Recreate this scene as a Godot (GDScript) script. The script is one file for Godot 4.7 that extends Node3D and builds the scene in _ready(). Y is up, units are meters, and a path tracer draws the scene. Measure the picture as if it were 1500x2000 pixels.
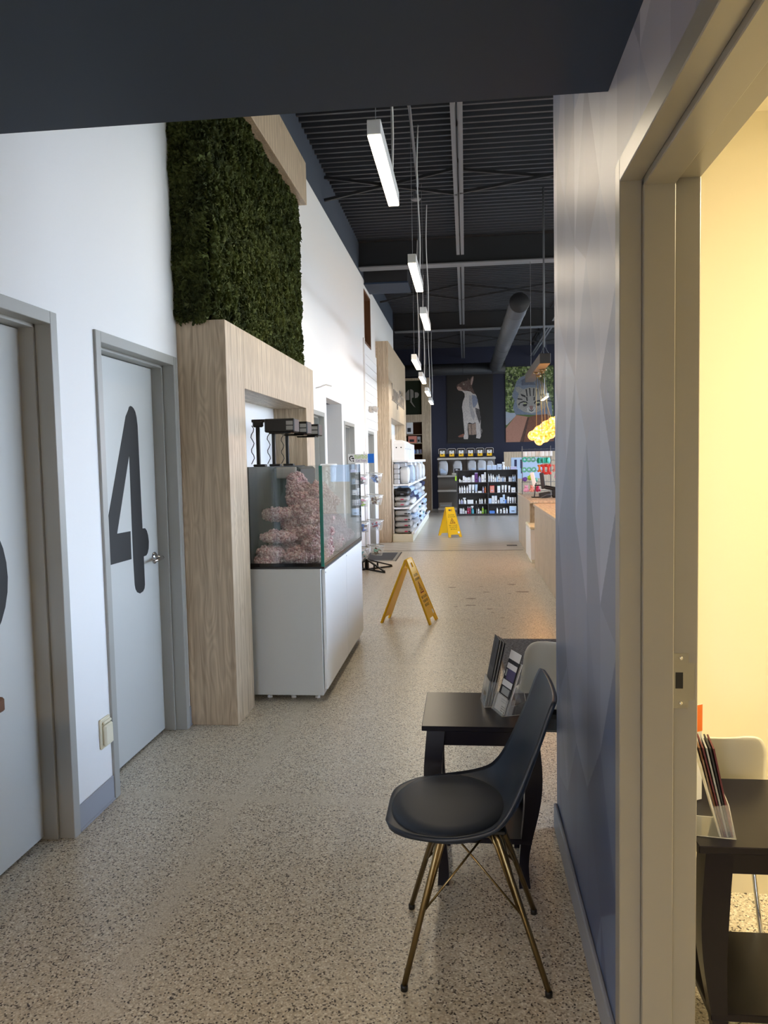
extends Node3D

# ---------------------------------------------------------------- helpers
var M := {}
var taken := {}
var rng := RandomNumberGenerator.new()
const ORD := ["first", "second", "third", "fourth", "fifth", "sixth", "seventh", "eighth", "ninth", "tenth", "eleventh", "twelfth", "thirteenth", "fourteenth"]

func mat(key: String, col: Color, rough := 0.6, metal := 0.0) -> StandardMaterial3D:
	var m := StandardMaterial3D.new()
	m.albedo_color = col
	m.roughness = rough
	m.metallic = metal
	M[key] = m
	return m

func noise_tex(size: int, kind: int, freq: float, ramp_off: Array, ramp_col: Array, octaves := 1, sd := 1, constant := false) -> NoiseTexture2D:
	var n := FastNoiseLite.new()
	n.seed = sd
	n.noise_type = kind
	n.frequency = freq
	n.fractal_type = FastNoiseLite.FRACTAL_FBM if octaves > 1 else FastNoiseLite.FRACTAL_NONE
	n.fractal_octaves = octaves
	if kind == FastNoiseLite.TYPE_CELLULAR:
		n.cellular_return_type = FastNoiseLite.RETURN_CELL_VALUE
		n.cellular_jitter = 1.0
	var t := NoiseTexture2D.new()
	t.width = size
	t.height = size
	t.seamless = true
	t.seamless_blend_skirt = 0.08
	t.normalize = true
	t.noise = n
	var g := Gradient.new()
	g.offsets = PackedFloat32Array(ramp_off)
	var pc := PackedColorArray()
	for c in ramp_col:
		pc.append(c)
	g.colors = pc
	if constant:
		g.interpolation_mode = Gradient.GRADIENT_INTERPOLATE_CONSTANT
	t.color_ramp = g
	return t

func triplanar(m: StandardMaterial3D, tex: Texture2D, sc: Vector3) -> StandardMaterial3D:
	m.albedo_texture = tex
	m.uv1_triplanar = true
	m.uv1_world_triplanar = true
	m.uv1_triplanar_sharpness = 8.0
	m.uv1_scale = sc
	return m

func ns(flat := true) -> SurfaceTool:
	var st := SurfaceTool.new()
	st.begin(Mesh.PRIMITIVE_TRIANGLES)
	st.set_smooth_group(-1 if flat else 0)
	return st

# polygon (convex), wound so that it faces the direction n
func face(st: SurfaceTool, p: Array, n: Vector3, uv: Array = []) -> void:
	var a: Vector3 = p[0]
	var c := Vector3.ZERO
	for i in range(1, p.size() - 1):
		c += (p[i] - a).cross(p[i + 1] - a)
	var flip := c.dot(n) > 0.0
	for i in range(1, p.size() - 1):
		var idx := [0, i + 1, i] if flip else [0, i, i + 1]
		for k in idx:
			if uv.size():
				st.set_uv(uv[k])
			st.add_vertex(p[k])

# box with chamfered edges
func bx(st: SurfaceTool, lo: Vector3, hi: Vector3, bev := 0.0, T := Transform3D.IDENTITY) -> void:
	var c := (lo + hi) * 0.5
	var h := (hi - lo) * 0.5
	var b := minf(bev, minf(h.x, minf(h.y, h.z)) * 0.9)
	for ax in 3:
		var u := (ax + 1) % 3
		var v := (ax + 2) % 3
		for s in [-1.0, 1.0]:
			var pts := []
			for q in [[-1, -1], [1, -1], [1, 1], [-1, 1]]:
				var p := Vector3.ZERO
				p[ax] = s * h[ax]
				p[u] = q[0] * (h[u] - b)
				p[v] = q[1] * (h[v] - b)
				pts.append(T * (c + p))
			var n := Vector3.ZERO
			n[ax] = s
			face(st, pts, T.basis * n)
		if b > 0.0:
			for s1 in [-1.0, 1.0]:
				for s2 in [-1.0, 1.0]:
					var pts := []
					for q in [[0, -1], [0, 1], [1, 1], [1, -1]]:
						var p := Vector3.ZERO
						p[ax] = q[1] * (h[ax] - b)
						p[u] = s1 * (h[u] - (b if q[0] == 1 else 0.0))
						p[v] = s2 * (h[v] - (0.0 if q[0] == 1 else b))
						pts.append(T * (c + p))
					var n := Vector3.ZERO
					n[u] = s1
					n[v] = s2
					face(st, pts, T.basis * n)
	if b > 0.0:
		for sx in [-1.0, 1.0]:
			for sy in [-1.0, 1.0]:
				for sz in [-1.0, 1.0]:
					var g := Vector3(sx, sy, sz)
					var pts := []
					for k in 3:
						var p := g * (h - Vector3(b, b, b))
						p[k] = g[k] * h[k]
						pts.append(T * (c + p))
					face(st, pts, T.basis * g)

func tube(st: SurfaceTool, pts: Array, rad, sides := 8, caps := true) -> void:
	var n := pts.size()
	var rings := []
	var d0: Vector3 = (pts[1] - pts[0]).normalized()
	var u := d0.cross(Vector3.UP if absf(d0.y) < 0.9 else Vector3.RIGHT).normalized()
	for i in n:
		var d: Vector3
		if i == 0:
			d = (pts[1] - pts[0]).normalized()
		elif i == n - 1:
			d = (pts[n - 1] - pts[n - 2]).normalized()
		else:
			d = ((pts[i + 1] - pts[i]).normalized() + (pts[i] - pts[i - 1]).normalized()).normalized()
		u = (u - d * u.dot(d)).normalized()
		var w := d.cross(u)
		var r: float = rad[i] if rad is Array else rad
		var ring := []
		for k in sides:
			var a := TAU * k / sides
			ring.append(pts[i] + (u * cos(a) + w * sin(a)) * r)
		rings.append(ring)
	for i in n - 1:
		for k in sides:
			var k2 := (k + 1) % sides
			var q := [rings[i][k], rings[i][k2], rings[i + 1][k2], rings[i + 1][k]]
			var mid: Vector3 = (q[0] + q[1] + q[2] + q[3]) * 0.25 - (pts[i] + pts[i + 1]) * 0.5
			face(st, q, mid)
	if caps:
		face(st, rings[0], pts[0] - pts[1])
		face(st, rings[n - 1], pts[n - 1] - pts[n - 2])

# profile: array of Vector2(radius, y), bottom to top on the outside
func lathe(st: SurfaceTool, prof: Array, n := 16, T := Transform3D.IDENTITY) -> void:
	for i in prof.size() - 1:
		var a: Vector2 = prof[i]
		var b: Vector2 = prof[i + 1]
		for j in n:
			var t0 := TAU * j / n
			var t1 := TAU * (j + 1) / n
			var p := [Vector3(a.x * cos(t0), a.y, a.x * sin(t0)), Vector3(b.x * cos(t0), b.y, b.x * sin(t0)), Vector3(b.x * cos(t1), b.y, b.x * sin(t1)), Vector3(a.x * cos(t1), a.y, a.x * sin(t1))]
			if a.x < 1e-6:
				p.remove_at(3)
			elif b.x < 1e-6:
				p.remove_at(2)
			for k in p.size():
				p[k] = T * p[k]
			for k in range(1, p.size() - 1):
				st.add_vertex(p[0])
				st.add_vertex(p[k + 1])
				st.add_vertex(p[k])

# polygon in the xy plane pushed from z = 0 to z = depth
func prism(st: SurfaceTool, poly: Array, depth: float, T := Transform3D.IDENTITY) -> void:
	var pk := PackedVector2Array(poly)
	var tri := Geometry2D.triangulate_polygon(pk)
	for z in [0.0, depth]:
		for i in range(0, tri.size(), 3):
			var q := []
			for k in 3:
				q.append(T * Vector3(pk[tri[i + k]].x, pk[tri[i + k]].y, z))
			face(st, q, T.basis * Vector3(0, 0, 1 if z > 0.0 else -1))
	var cw := 1.0 if Geometry2D.is_polygon_clockwise(pk) else -1.0
	for i in pk.size():
		var a := pk[i]
		var b := pk[(i + 1) % pk.size()]
		var e := b - a
		var n := Vector3(-e.y, e.x, 0) * cw
		face(st, [T * Vector3(a.x, a.y, 0), T * Vector3(b.x, b.y, 0), T * Vector3(b.x, b.y, depth), T * Vector3(a.x, a.y, depth)], T.basis * n)

func sphere(st: SurfaceTool, c: Vector3, r: Vector3, n := 12, m := 8) -> void:
	var prof := []
	for i in m + 1:
		var a := -PI / 2 + PI * i / m
		prof.append(Vector2(cos(a) if i > 0 and i < m else 0.0, sin(a)))
	lathe(st, prof, n, Transform3D(Basis.from_scale(r), c))

func done(st: SurfaceTool) -> ArrayMesh:
	st.generate_normals()
	return st.commit()

func numbered(called: String) -> String:
	if not taken.has(called):
		taken[called] = 0
		return called
	taken[called] += 1
	return "%s_%03d" % [called, taken[called]]

func tag(o: Node3D, label: String, category: String, group := "") -> Node3D:
	o.set_meta("label", label)
	o.set_meta("category", category)
	if group:
		o.set_meta("group", group)
	return o

# a thing with parts
func thing(called: String, label: String, category: String, at := Vector3.ZERO, turn := 0.0, group := "") -> Node3D:
	var o := Node3D.new()
	o.name = numbered(called)
	add_child(o, true)
	o.position = at
	o.rotation.y = turn
	tag(o, label, category, group)
	return o

func part(called: String, st, m, parent: Node3D) -> MeshInstance3D:
	var o := MeshInstance3D.new()
	o.mesh = done(st) if st is SurfaceTool else st
	o.name = called
	o.material_override = M[m] if m is String else m
	parent.add_child(o, true)
	return o

# a thing that is one mesh
func solo(called: String, st, m, label: String, category: String, group := "", at := Vector3.ZERO, turn := 0.0) -> MeshInstance3D:
	var o := MeshInstance3D.new()
	o.mesh = done(st) if st is SurfaceTool else st
	o.name = numbered(called)
	if m != null:
		o.material_override = M[m] if m is String else m
	add_child(o, true)
	o.position = at
	o.rotation.y = turn
	tag(o, label, category, group)
	return o

func struct(called: String, st, m) -> MeshInstance3D:
	var o := MeshInstance3D.new()
	o.mesh = done(st) if st is SurfaceTool else st
	o.name = numbered(called)
	if m != null:
		o.material_override = M[m] if m is String else m
	add_child(o, true)
	o.set_meta("kind", "structure")
	return o

func dup(root: Node3D, label: String, at: Vector3, turn = null) -> Node3D:
	var r: Node3D = root.duplicate()
	var base: String = root.name
	if base.right(4).begins_with("_") and base.right(3).is_valid_int():
		base = base.left(base.length() - 4)
	r.name = numbered(base)
	add_child(r, true)
	r.position = at
	if turn != null:
		r.rotation.y = turn
	r.set_meta("label", label)
	return r

func words(parent: Node3D, called: String, txt: String, size: float, m, T: Transform3D, serif := false, depth := 0.0006) -> MeshInstance3D:
	var tm := TextMesh.new()
	var f := SystemFont.new()
	f.font_names = PackedStringArray(["Droid Serif" if serif else "Droid Sans"])
	tm.font = f
	tm.text = txt
	tm.font_size = 32
	tm.pixel_size = size / 32.0
	tm.depth = depth
	tm.curve_step = 4.0
	var o := MeshInstance3D.new()
	o.mesh = tm
	o.name = called
	o.material_override = M[m] if m is String else m
	parent.add_child(o, true)
	o.transform = T
	return o

# wall slab along z with rectangular holes [z0, z1, y0, y1]
func wall_z(st: SurfaceTool, x0: float, x1: float, z0: float, z1: float, y0: float, y1: float, holes: Array) -> void:
	var cuts := [z0, z1]
	for h in holes:
		cuts.append(h[0])
		cuts.append(h[1])
	cuts.sort()
	for i in cuts.size() - 1:
		var a: float = cuts[i]
		var b: float = cuts[i + 1]
		if b - a < 1e-5:
			continue
		var spans := [[y0, y1]]
		for h in holes:
			if h[0] <= a + 1e-6 and h[1] >= b - 1e-6:
				var out := []
				for s in spans:
					if h[2] > s[0]:
						out.append([s[0], minf(h[2], s[1])])
					if h[3] < s[1]:
						out.append([maxf(h[3], s[0]), s[1]])
				spans = out
		for s in spans:
			bx(st, Vector3(x0, s[0], a), Vector3(x1, s[1], b))

func fill_poly(img: Image, pts: Array, col: Color) -> void:
	var lo := 1e9
	var hi := -1e9
	for p in pts:
		lo = minf(lo, p.y)
		hi = maxf(hi, p.y)
	for y in range(maxi(0, int(lo)), mini(img.get_height(), int(hi) + 1)):
		var xs := []
		var fy := y + 0.5
		for i in pts.size():
			var a: Vector2 = pts[i]
			var b: Vector2 = pts[(i + 1) % pts.size()]
			if (a.y <= fy) != (b.y <= fy):
				xs.append(a.x + (fy - a.y) / (b.y - a.y) * (b.x - a.x))
		xs.sort()
		for i in range(0, xs.size() - 1, 2):
			var x0 := int(round(xs[i]))
			var x1 := int(round(xs[i + 1]))
			if x1 > x0:
				img.fill_rect(Rect2i(x0, y, x1 - x0, 1), col)

func pset(vals: Array, s: float, ox := 0.0, oy := 0.0) -> Array:
	var o := []
	for i in range(0, vals.size(), 2):
		o.append(Vector2((vals[i] - ox) * s, (vals[i + 1] - oy) * s))
	return o

func strokes(img: Image, region: Rect2, n: int, length: float, cols: Array, ang: float, spread: float, keep: Callable) -> void:
	for i in n:
		var p := region.position + Vector2(rng.randf(), rng.randf()) * region.size
		if not keep.call(p):
			continue
		var c: Color = cols[rng.randi() % cols.size()]
		var d := Vector2.from_angle(ang + rng.randf_range(-spread, spread))
		for k in int(length):
			var q := p + d * k
			if q.x >= 0 and q.y >= 0 and q.x < img.get_width() and q.y < img.get_height():
				img.set_pixel(int(q.x), int(q.y), img.get_pixel(int(q.x), int(q.y)).lerp(c, 0.6))

# ---------------------------------------------------------------- materials
func make_materials() -> void:
	mat("white_wall", Color(0.93, 0.935, 0.94), 0.55)
	mat("exam_wall", Color(0.93, 0.9, 0.81), 0.7)
	mat("navy_paint", Color(0.1, 0.17, 0.265), 0.55)
	mat("grey_navy", Color(0.25, 0.285, 0.34), 0.55)
	mat("navy_wall", Color(0.085, 0.105, 0.2), 0.6)
	mat("dark_deck", Color(0.2, 0.21, 0.235), 0.5)
	mat("dark_steel", Color(0.13, 0.135, 0.15), 0.55)
	mat("grey_steel", Color(0.42, 0.43, 0.45), 0.5)
	mat("duct", Color(0.34, 0.35, 0.37), 0.42, 0.25)
	mat("door_grey", Color(0.77, 0.78, 0.775), 0.42)
	mat("frame_grey", Color(0.64, 0.645, 0.63), 0.38)
	mat("frame_tan", Color(0.56, 0.55, 0.52), 0.3)
	mat("base_grey", Color(0.6, 0.62, 0.66), 0.5)
	mat("vinyl_black", Color(0.065, 0.065, 0.07), 0.65)
	mat("black", Color(0.05, 0.05, 0.055), 0.45)
	mat("black_gloss", Color(0.03, 0.03, 0.035), 0.12)
	mat("chrome", Color(0.82, 0.82, 0.83), 0.18, 1.0)
	mat("steel", Color(0.68, 0.68, 0.67), 0.32, 1.0)
	mat("gold", Color(0.56, 0.49, 0.35), 0.28, 1.0)
	mat("cream", Color(0.9, 0.88, 0.79), 0.4)
	mat("white", Color(0.92, 0.92, 0.92), 0.35)
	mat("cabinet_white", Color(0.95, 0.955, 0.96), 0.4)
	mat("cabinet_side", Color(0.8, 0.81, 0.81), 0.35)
	mat("grey_panel", Color(0.55, 0.52, 0.49), 0.55)
	mat("grey_shelf", Color(0.74, 0.72, 0.7), 0.4)
	mat("shelf_dark", Color(0.2, 0.18, 0.175), 0.5)
	mat("navy_shell", Color(0.105, 0.15, 0.215), 0.4)
	mat("navy_pad", Color(0.11, 0.15, 0.21), 0.5)
	mat("espresso", Color(0.075, 0.066, 0.105), 0.28).metallic_specular = 0.35
	mat("white_shell", Color(0.82, 0.81, 0.76), 0.4)
	mat("yellow", Color(0.97, 0.76, 0.08), 0.35)
	mat("print_dark", Color(0.16, 0.08, 0.04), 0.6)
	mat("print_red", Color(0.5, 0.12, 0.05), 0.6)
	mat("paper", Color(0.9, 0.9, 0.9), 0.6)
	mat("paper_grey", Color(0.62, 0.63, 0.63), 0.6)
	mat("ink", Color(0.13, 0.13, 0.15), 0.6)
	mat("purple", Color(0.3, 0.26, 0.42), 0.5)
	mat("orange", Color(0.9, 0.45, 0.15), 0.5)
	mat("maroon", Color(0.35, 0.12, 0.16), 0.5)
	mat("blue", Color(0.02, 0.42, 0.82), 0.4)
	mat("lime", Color(0.62, 0.8, 0.15), 0.5)
	mat("teal", Color(0.2, 0.72, 0.62), 0.4)
	mat("mint", Color(0.4, 0.72, 0.6), 0.45)
	mat("red", Color(0.86, 0.24, 0.2), 0.45)
	mat("salmon", Color(0.88, 0.55, 0.48), 0.5)
	mat("pink", Color(0.88, 0.6, 0.7), 0.5)
	mat("violet", Color(0.42, 0.26, 0.62), 0.5)
	mat("crimson", Color(0.7, 0.15, 0.3), 0.5)
	mat("navy_item", Color(0.12, 0.15, 0.3), 0.5)
	mat("item_blue", Color(0.35, 0.53, 0.82), 0.4)
	mat("item_pale", Color(0.72, 0.8, 0.9), 0.4)
	mat("item_lav", Color(0.72, 0.72, 0.86), 0.4)
	mat("item_purple", Color(0.4, 0.22, 0.48), 0.45)
	mat("item_green", Color(0.22, 0.4, 0.16), 0.45)
	mat("item_teal", Color(0.25, 0.6, 0.65), 0.4)
	mat("brown", Color(0.4, 0.26, 0.15), 0.6)
	mat("bag_silver", Color(0.72, 0.73, 0.75), 0.35)
	mat("bag_white", Color(0.84, 0.84, 0.83), 0.45)
	mat("bag_grey", Color(0.66, 0.655, 0.64), 0.45)
	mat("tub_black", Color(0.07, 0.06, 0.06), 0.3)
	mat("slit_glass", Color(0.12, 0.11, 0.1), 0.15)
	mat("black_matt", Color(0.09, 0.09, 0.095), 0.7)
	mat("knob", Color(1, 1, 1), 0.8).vertex_color_use_as_albedo = true
	mat("scuff", Color(0.5, 0.45, 0.39), 0.4)
	mat("seam", Color(0.35, 0.36, 0.37), 0.6)

	# panes and clear plastic
	var g := mat("glass", Color(0.6, 0.75, 0.72, 0.05), 0.02)
	g.transparency = BaseMaterial3D.TRANSPARENCY_ALPHA
	var ac := mat("acrylic", Color(0.88, 0.9, 0.9, 0.14), 0.04)
	ac.transparency = BaseMaterial3D.TRANSPARENCY_ALPHA
	var tub := mat("clear_tub", Color(0.85, 0.88, 0.9, 0.22), 0.12)
	tub.transparency = BaseMaterial3D.TRANSPARENCY_ALPHA
	mat("glass_edge", Color(0.03, 0.46, 0.42), 0.12)
	mat("acrylic_edge", Color(0.8, 0.8, 0.78), 0.2)

	# light givers
	var e := mat("diffuser", Color(1, 1, 1), 0.4)
	e.emission_enabled = true
	e.emission = Color(1.0, 0.93, 0.8)
	e.emission_energy_multiplier = 7.0
	var e2 := mat("panel_light", Color(1, 1, 1), 0.4)
	e2.emission_enabled = true
	e2.emission = Color(1.0, 0.93, 0.82)
	e2.emission_energy_multiplier = 3.0
	var e3 := mat("amber_glass", Color(0.9, 0.6, 0.2), 0.15)
	e3.emission_enabled = true
	e3.emission = Color(1, 1, 1)
	e3.emission_operator = BaseMaterial3D.EMISSION_OP_MULTIPLY
	e3.emission_texture = noise_tex(128, FastNoiseLite.TYPE_SIMPLEX_SMOOTH, 0.035, [0.0, 0.4, 0.6, 0.8, 1.0], [Color(0.55, 0.3, 0.06), Color(0.85, 0.55, 0.18), Color(1.0, 0.78, 0.4), Color(1.0, 0.93, 0.72), Color(1, 1, 0.95)], 2, 5)
	e3.emission_energy_multiplier = 2.0
	e3.uv1_triplanar = true
	e3.uv1_scale = Vector3(4, 4, 4)

	# chip floor
	var fl := mat("terrazzo", Color(1, 1, 1), 0.33)
	triplanar(fl, noise_tex(2048, FastNoiseLite.TYPE_CELLULAR, 0.23, [0.0, 0.06, 0.13, 0.3, 0.5, 0.7, 0.86, 0.95], [Color(0.24, 0.215, 0.19), Color(0.53, 0.495, 0.435), Color(0.72, 0.685, 0.615), Color(0.82, 0.795, 0.73), Color(0.76, 0.72, 0.645), Color(0.87, 0.845, 0.785), Color(0.79, 0.74, 0.65), Color(0.93, 0.915, 0.87)], 1, 3, true), Vector3(1, 1, 1) / 2.3)
	# plank floor of the shop
	var pl := mat("plank_floor", Color(1, 1, 1), 0.3)
	triplanar(pl, noise_tex(512, FastNoiseLite.TYPE_SIMPLEX_SMOOTH, 0.012, [0.0, 0.35, 0.5, 0.65, 1.0], [Color(0.58, 0.55, 0.51), Color(0.69, 0.67, 0.63), Color(0.75, 0.73, 0.69), Color(0.8, 0.78, 0.75), Color(0.88, 0.86, 0.83)], 4, 8), Vector3(0.35, 1, 2.6))
	# ash laminate with upright grain
	var img := Image.create(384, 768, false, Image.FORMAT_RGB8)
	var n1 := FastNoiseLite.new()
	n1.seed = 11
	n1.frequency = 1.0
	n1.fractal_octaves = 3
	var n2 := FastNoiseLite.new()
	n2.seed = 12
	n2.frequency = 1.0
	n2.fractal_octaves = 2
	for y in 768:
		for x in 384:
			var wx := minf(x, 384 - x)
			var wy := minf(y, 768 - y)
			var s := n1.get_noise_2d(wx * 0.055, wy * 0.003)
			var f := n1.get_noise_2d(wx * 0.4 + 50.0, wy * 0.012)
			var q := n2.get_noise_2d(wx * 0.012, wy * 0.0032 + 9.0)
			var cat := sin((q * 9.0 + wx * 0.05) * 3.0)
			var v := clampf(0.55 + s * 0.62 + f * 0.16 + cat * 0.16, 0.0, 1.0)
			img.set_pixel(x, y, Color(0.64, 0.56, 0.465).lerp(Color(0.825, 0.75, 0.645), v))
	triplanar(mat("ash", Color(1, 1, 1), 0.45), ImageTexture.create_from_image(img), Vector3(1.45, 0.42, 1.45))
	# carpets
	triplanar(mat("rug", Color(1, 1, 1), 0.95), noise_tex(512, FastNoiseLite.TYPE_SIMPLEX, 0.06, [0.0, 0.45, 0.6, 1.0], [Color(0.1, 0.11, 0.13), Color(0.24, 0.25, 0.275), Color(0.36, 0.375, 0.41), Color(0.6, 0.61, 0.63)], 3, 4), Vector3(1.0, 1.2, 3.5))
	triplanar(mat("entry_mat", Color(1, 1, 1), 0.95), noise_tex(256, FastNoiseLite.TYPE_SIMPLEX, 0.2, [0.0, 1.0], [Color(0.2, 0.21, 0.23), Color(0.34, 0.35, 0.37)], 2, 4), Vector3(2, 2, 2))
	# moss and reef rock
	mat("moss_back", Color(0.1, 0.13, 0.06), 0.95)
	var ms := mat("moss", Color(1, 1, 1), 0.9)
	ms.vertex_color_use_as_albedo = true
	triplanar(mat("reef", Color(1, 1, 1), 0.85), noise_tex(512, FastNoiseLite.TYPE_SIMPLEX_SMOOTH, 0.02, [0.0, 0.35, 0.5, 0.65, 1.0], [Color(0.42, 0.25, 0.28), Color(0.66, 0.47, 0.5), Color(0.8, 0.63, 0.64), Color(0.88, 0.74, 0.73), Color(0.95, 0.87, 0.84)], 4, 21), Vector3(4, 4, 4))
	# printed wall covering: faceted blue-grey shapes
	M["paper_print"] = wallpaper()

func wallpaper() -> StandardMaterial3D:
	var w := 1024
	var h := 1024
	var img := Image.create(w, h, false, Image.FORMAT_RGB8)
	img.fill(Color(0.5, 0.53, 0.6))
	rng.seed = 77
	var cols := 17
	var step := w / float(cols)
	var tall := 130.0
	var ys := []
	for c in cols + 1:
		var a := []
		for r in 11:
			a.append(r * tall - 130.0 + (tall * 0.5 if c % 2 else 0.0) + rng.randf_range(-45, 45))
		ys.append(a)
	for c in cols:
		for r in 10:
			var p00 := Vector2(c * step, ys[c][r])
			var p01 := Vector2(c * step, ys[c][r + 1])
			var p10 := Vector2((c + 1) * step, ys[c + 1][r])
			var p11 := Vector2((c + 1) * step, ys[c + 1][r + 1])
			var tris := [[p00, p10, p01], [p10, p11, p01]] if c % 2 == 0 else [[p00, p10, p11], [p00, p11, p01]]
			for t in tris:
				var my: float = (t[0].y + t[1].y + t[2].y) / 3.0 / h
				var ht := 4.0 * (1.0 - my)
				var k := smoothstep(0.0, 1.5, ht)
				var col := Color(0.25, 0.325, 0.49).lerp(Color(0.53, 0.57, 0.67), k)
				col = col.lerp(Color(0.62, 0.615, 0.67), smoothstep(1.3, 2.4, ht))
				col = col.lerp(Color(0.42, 0.47, 0.6), smoothstep(2.5, 3.2, ht))
				var d := rng.randf_range(-0.06, 0.15)
				fill_poly(img, t, Color(col.r + d, col.g + d, col.b + d * 0.9))
	var m := StandardMaterial3D.new()
	m.albedo_texture = ImageTexture.create_from_image(img)
	m.roughness = 0.36
	return m

func sitting_cat_print() -> ImageTexture:
	var img := Image.create(538, 870, false, Image.FORMAT_RGB8)
	img.fill(Color(0.07, 0.06, 0.062))
	var s := 1.0
	var ox := 262.0
	var oy := 10.0
	fill_poly(img, pset([262, 830, 400, 845, 560, 850, 660, 848, 660, 858, 262, 862], s, ox, oy), Color(0.12, 0.11, 0.1))
	fill_poly(img, pset([383, 800, 410, 782, 450, 768, 470, 790, 455, 808, 400, 809], s, ox, oy), Color(0.5, 0.28, 0.2))
	fill_poly(img, pset([640, 690, 668, 720, 672, 750, 655, 780, 640, 760], s, ox, oy), Color(0.34, 0.32, 0.32))
	# body
	fill_poly(img, pset([392, 262, 440, 272, 468, 300, 470, 340, 448, 390, 436, 460, 446, 540, 450, 620, 456, 700, 462, 770, 450, 800, 452, 832, 500, 834, 506, 800, 498, 720, 502, 650, 520, 640, 560, 655, 590, 640, 598, 720, 602, 780, 596, 822, 640, 832, 655, 800, 648, 720, 655, 600, 642, 500, 622, 400, 606, 330, 585, 298, 540, 272, 480, 262], s, ox, oy), Color(0.8, 0.77, 0.75))
	fill_poly(img, pset([505, 655, 560, 660, 596, 645, 600, 780, 560, 785, 512, 782], s, ox, oy), Color(0.6, 0.5, 0.43))
	fill_poly(img, pset([536, 665, 548, 665, 552, 780, 540, 780], s, ox, oy), Color(0.38, 0.3, 0.26))
	fill_poly(img, pset([552, 318, 600, 330, 622, 380, 615, 420, 590, 460, 566, 470, 556, 400], s, ox, oy), Color(0.48, 0.52, 0.62))
	fill_poly(img, pset([592, 470, 640, 490, 656, 600, 640, 660, 616, 590, 598, 530], s, ox, oy), Color(0.23, 0.21, 0.21))
	fill_poly(img, pset([520, 320, 548, 330, 556, 470, 590, 560, 570, 620, 540, 560, 520, 440], s, ox, oy), Color(0.66, 0.64, 0.65))
	# head
	fill_poly(img, pset([376, 215, 384, 195, 415, 178, 445, 160, 480, 156, 504, 148, 508, 116, 528, 150, 545, 118, 566, 98, 577, 108, 575, 150, 560, 200, 556, 225, 575, 270, 592, 312, 566, 306, 540, 282, 500, 272, 440, 266, 398, 264, 380, 244], s, ox, oy), Color(0.29, 0.2, 0.18))
	fill_poly(img, pset([540, 180, 552, 130, 568, 104, 574, 112, 570, 150, 556, 200, 545, 205], s, ox, oy), Color(0.7, 0.57, 0.54))
	fill_poly(img, pset([380, 226, 402, 216, 428, 226, 436, 250, 470, 268, 400, 264, 384, 246], s, ox, oy), Color(0.66, 0.52, 0.47))
	fill_poly(img, pset([452, 180, 462, 178, 470, 190, 462, 204, 452, 200], s, ox, oy), Color(0.75, 0.72, 0.65))
	fill_poly(img, pset([455, 184, 462, 182, 466, 190, 460, 198], s, ox, oy), Color(0.05, 0.05, 0.05))
	fill_poly(img, pset([376, 212, 386, 206, 388, 220, 380, 226], s, ox, oy), Color(0.4, 0.22, 0.22))
	rng.seed = 5
	var lit := func(p: Vector2) -> bool:
		return img.get_pixel(clampi(int(p.x), 0, 537), clampi(int(p.y), 0, 869)).v > 0.2
	strokes(img, Rect2(110, 90, 300, 740), 9000, 9.0, [Color(0.86, 0.83, 0.82), Color(0.5, 0.46, 0.45), Color(0.7, 0.66, 0.64), Color(0.35, 0.3, 0.29)], PI / 2, 0.4, lit)
	img.resize(269, 435, Image.INTERPOLATE_LANCZOS)
	return ImageTexture.create_from_image(img)

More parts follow.
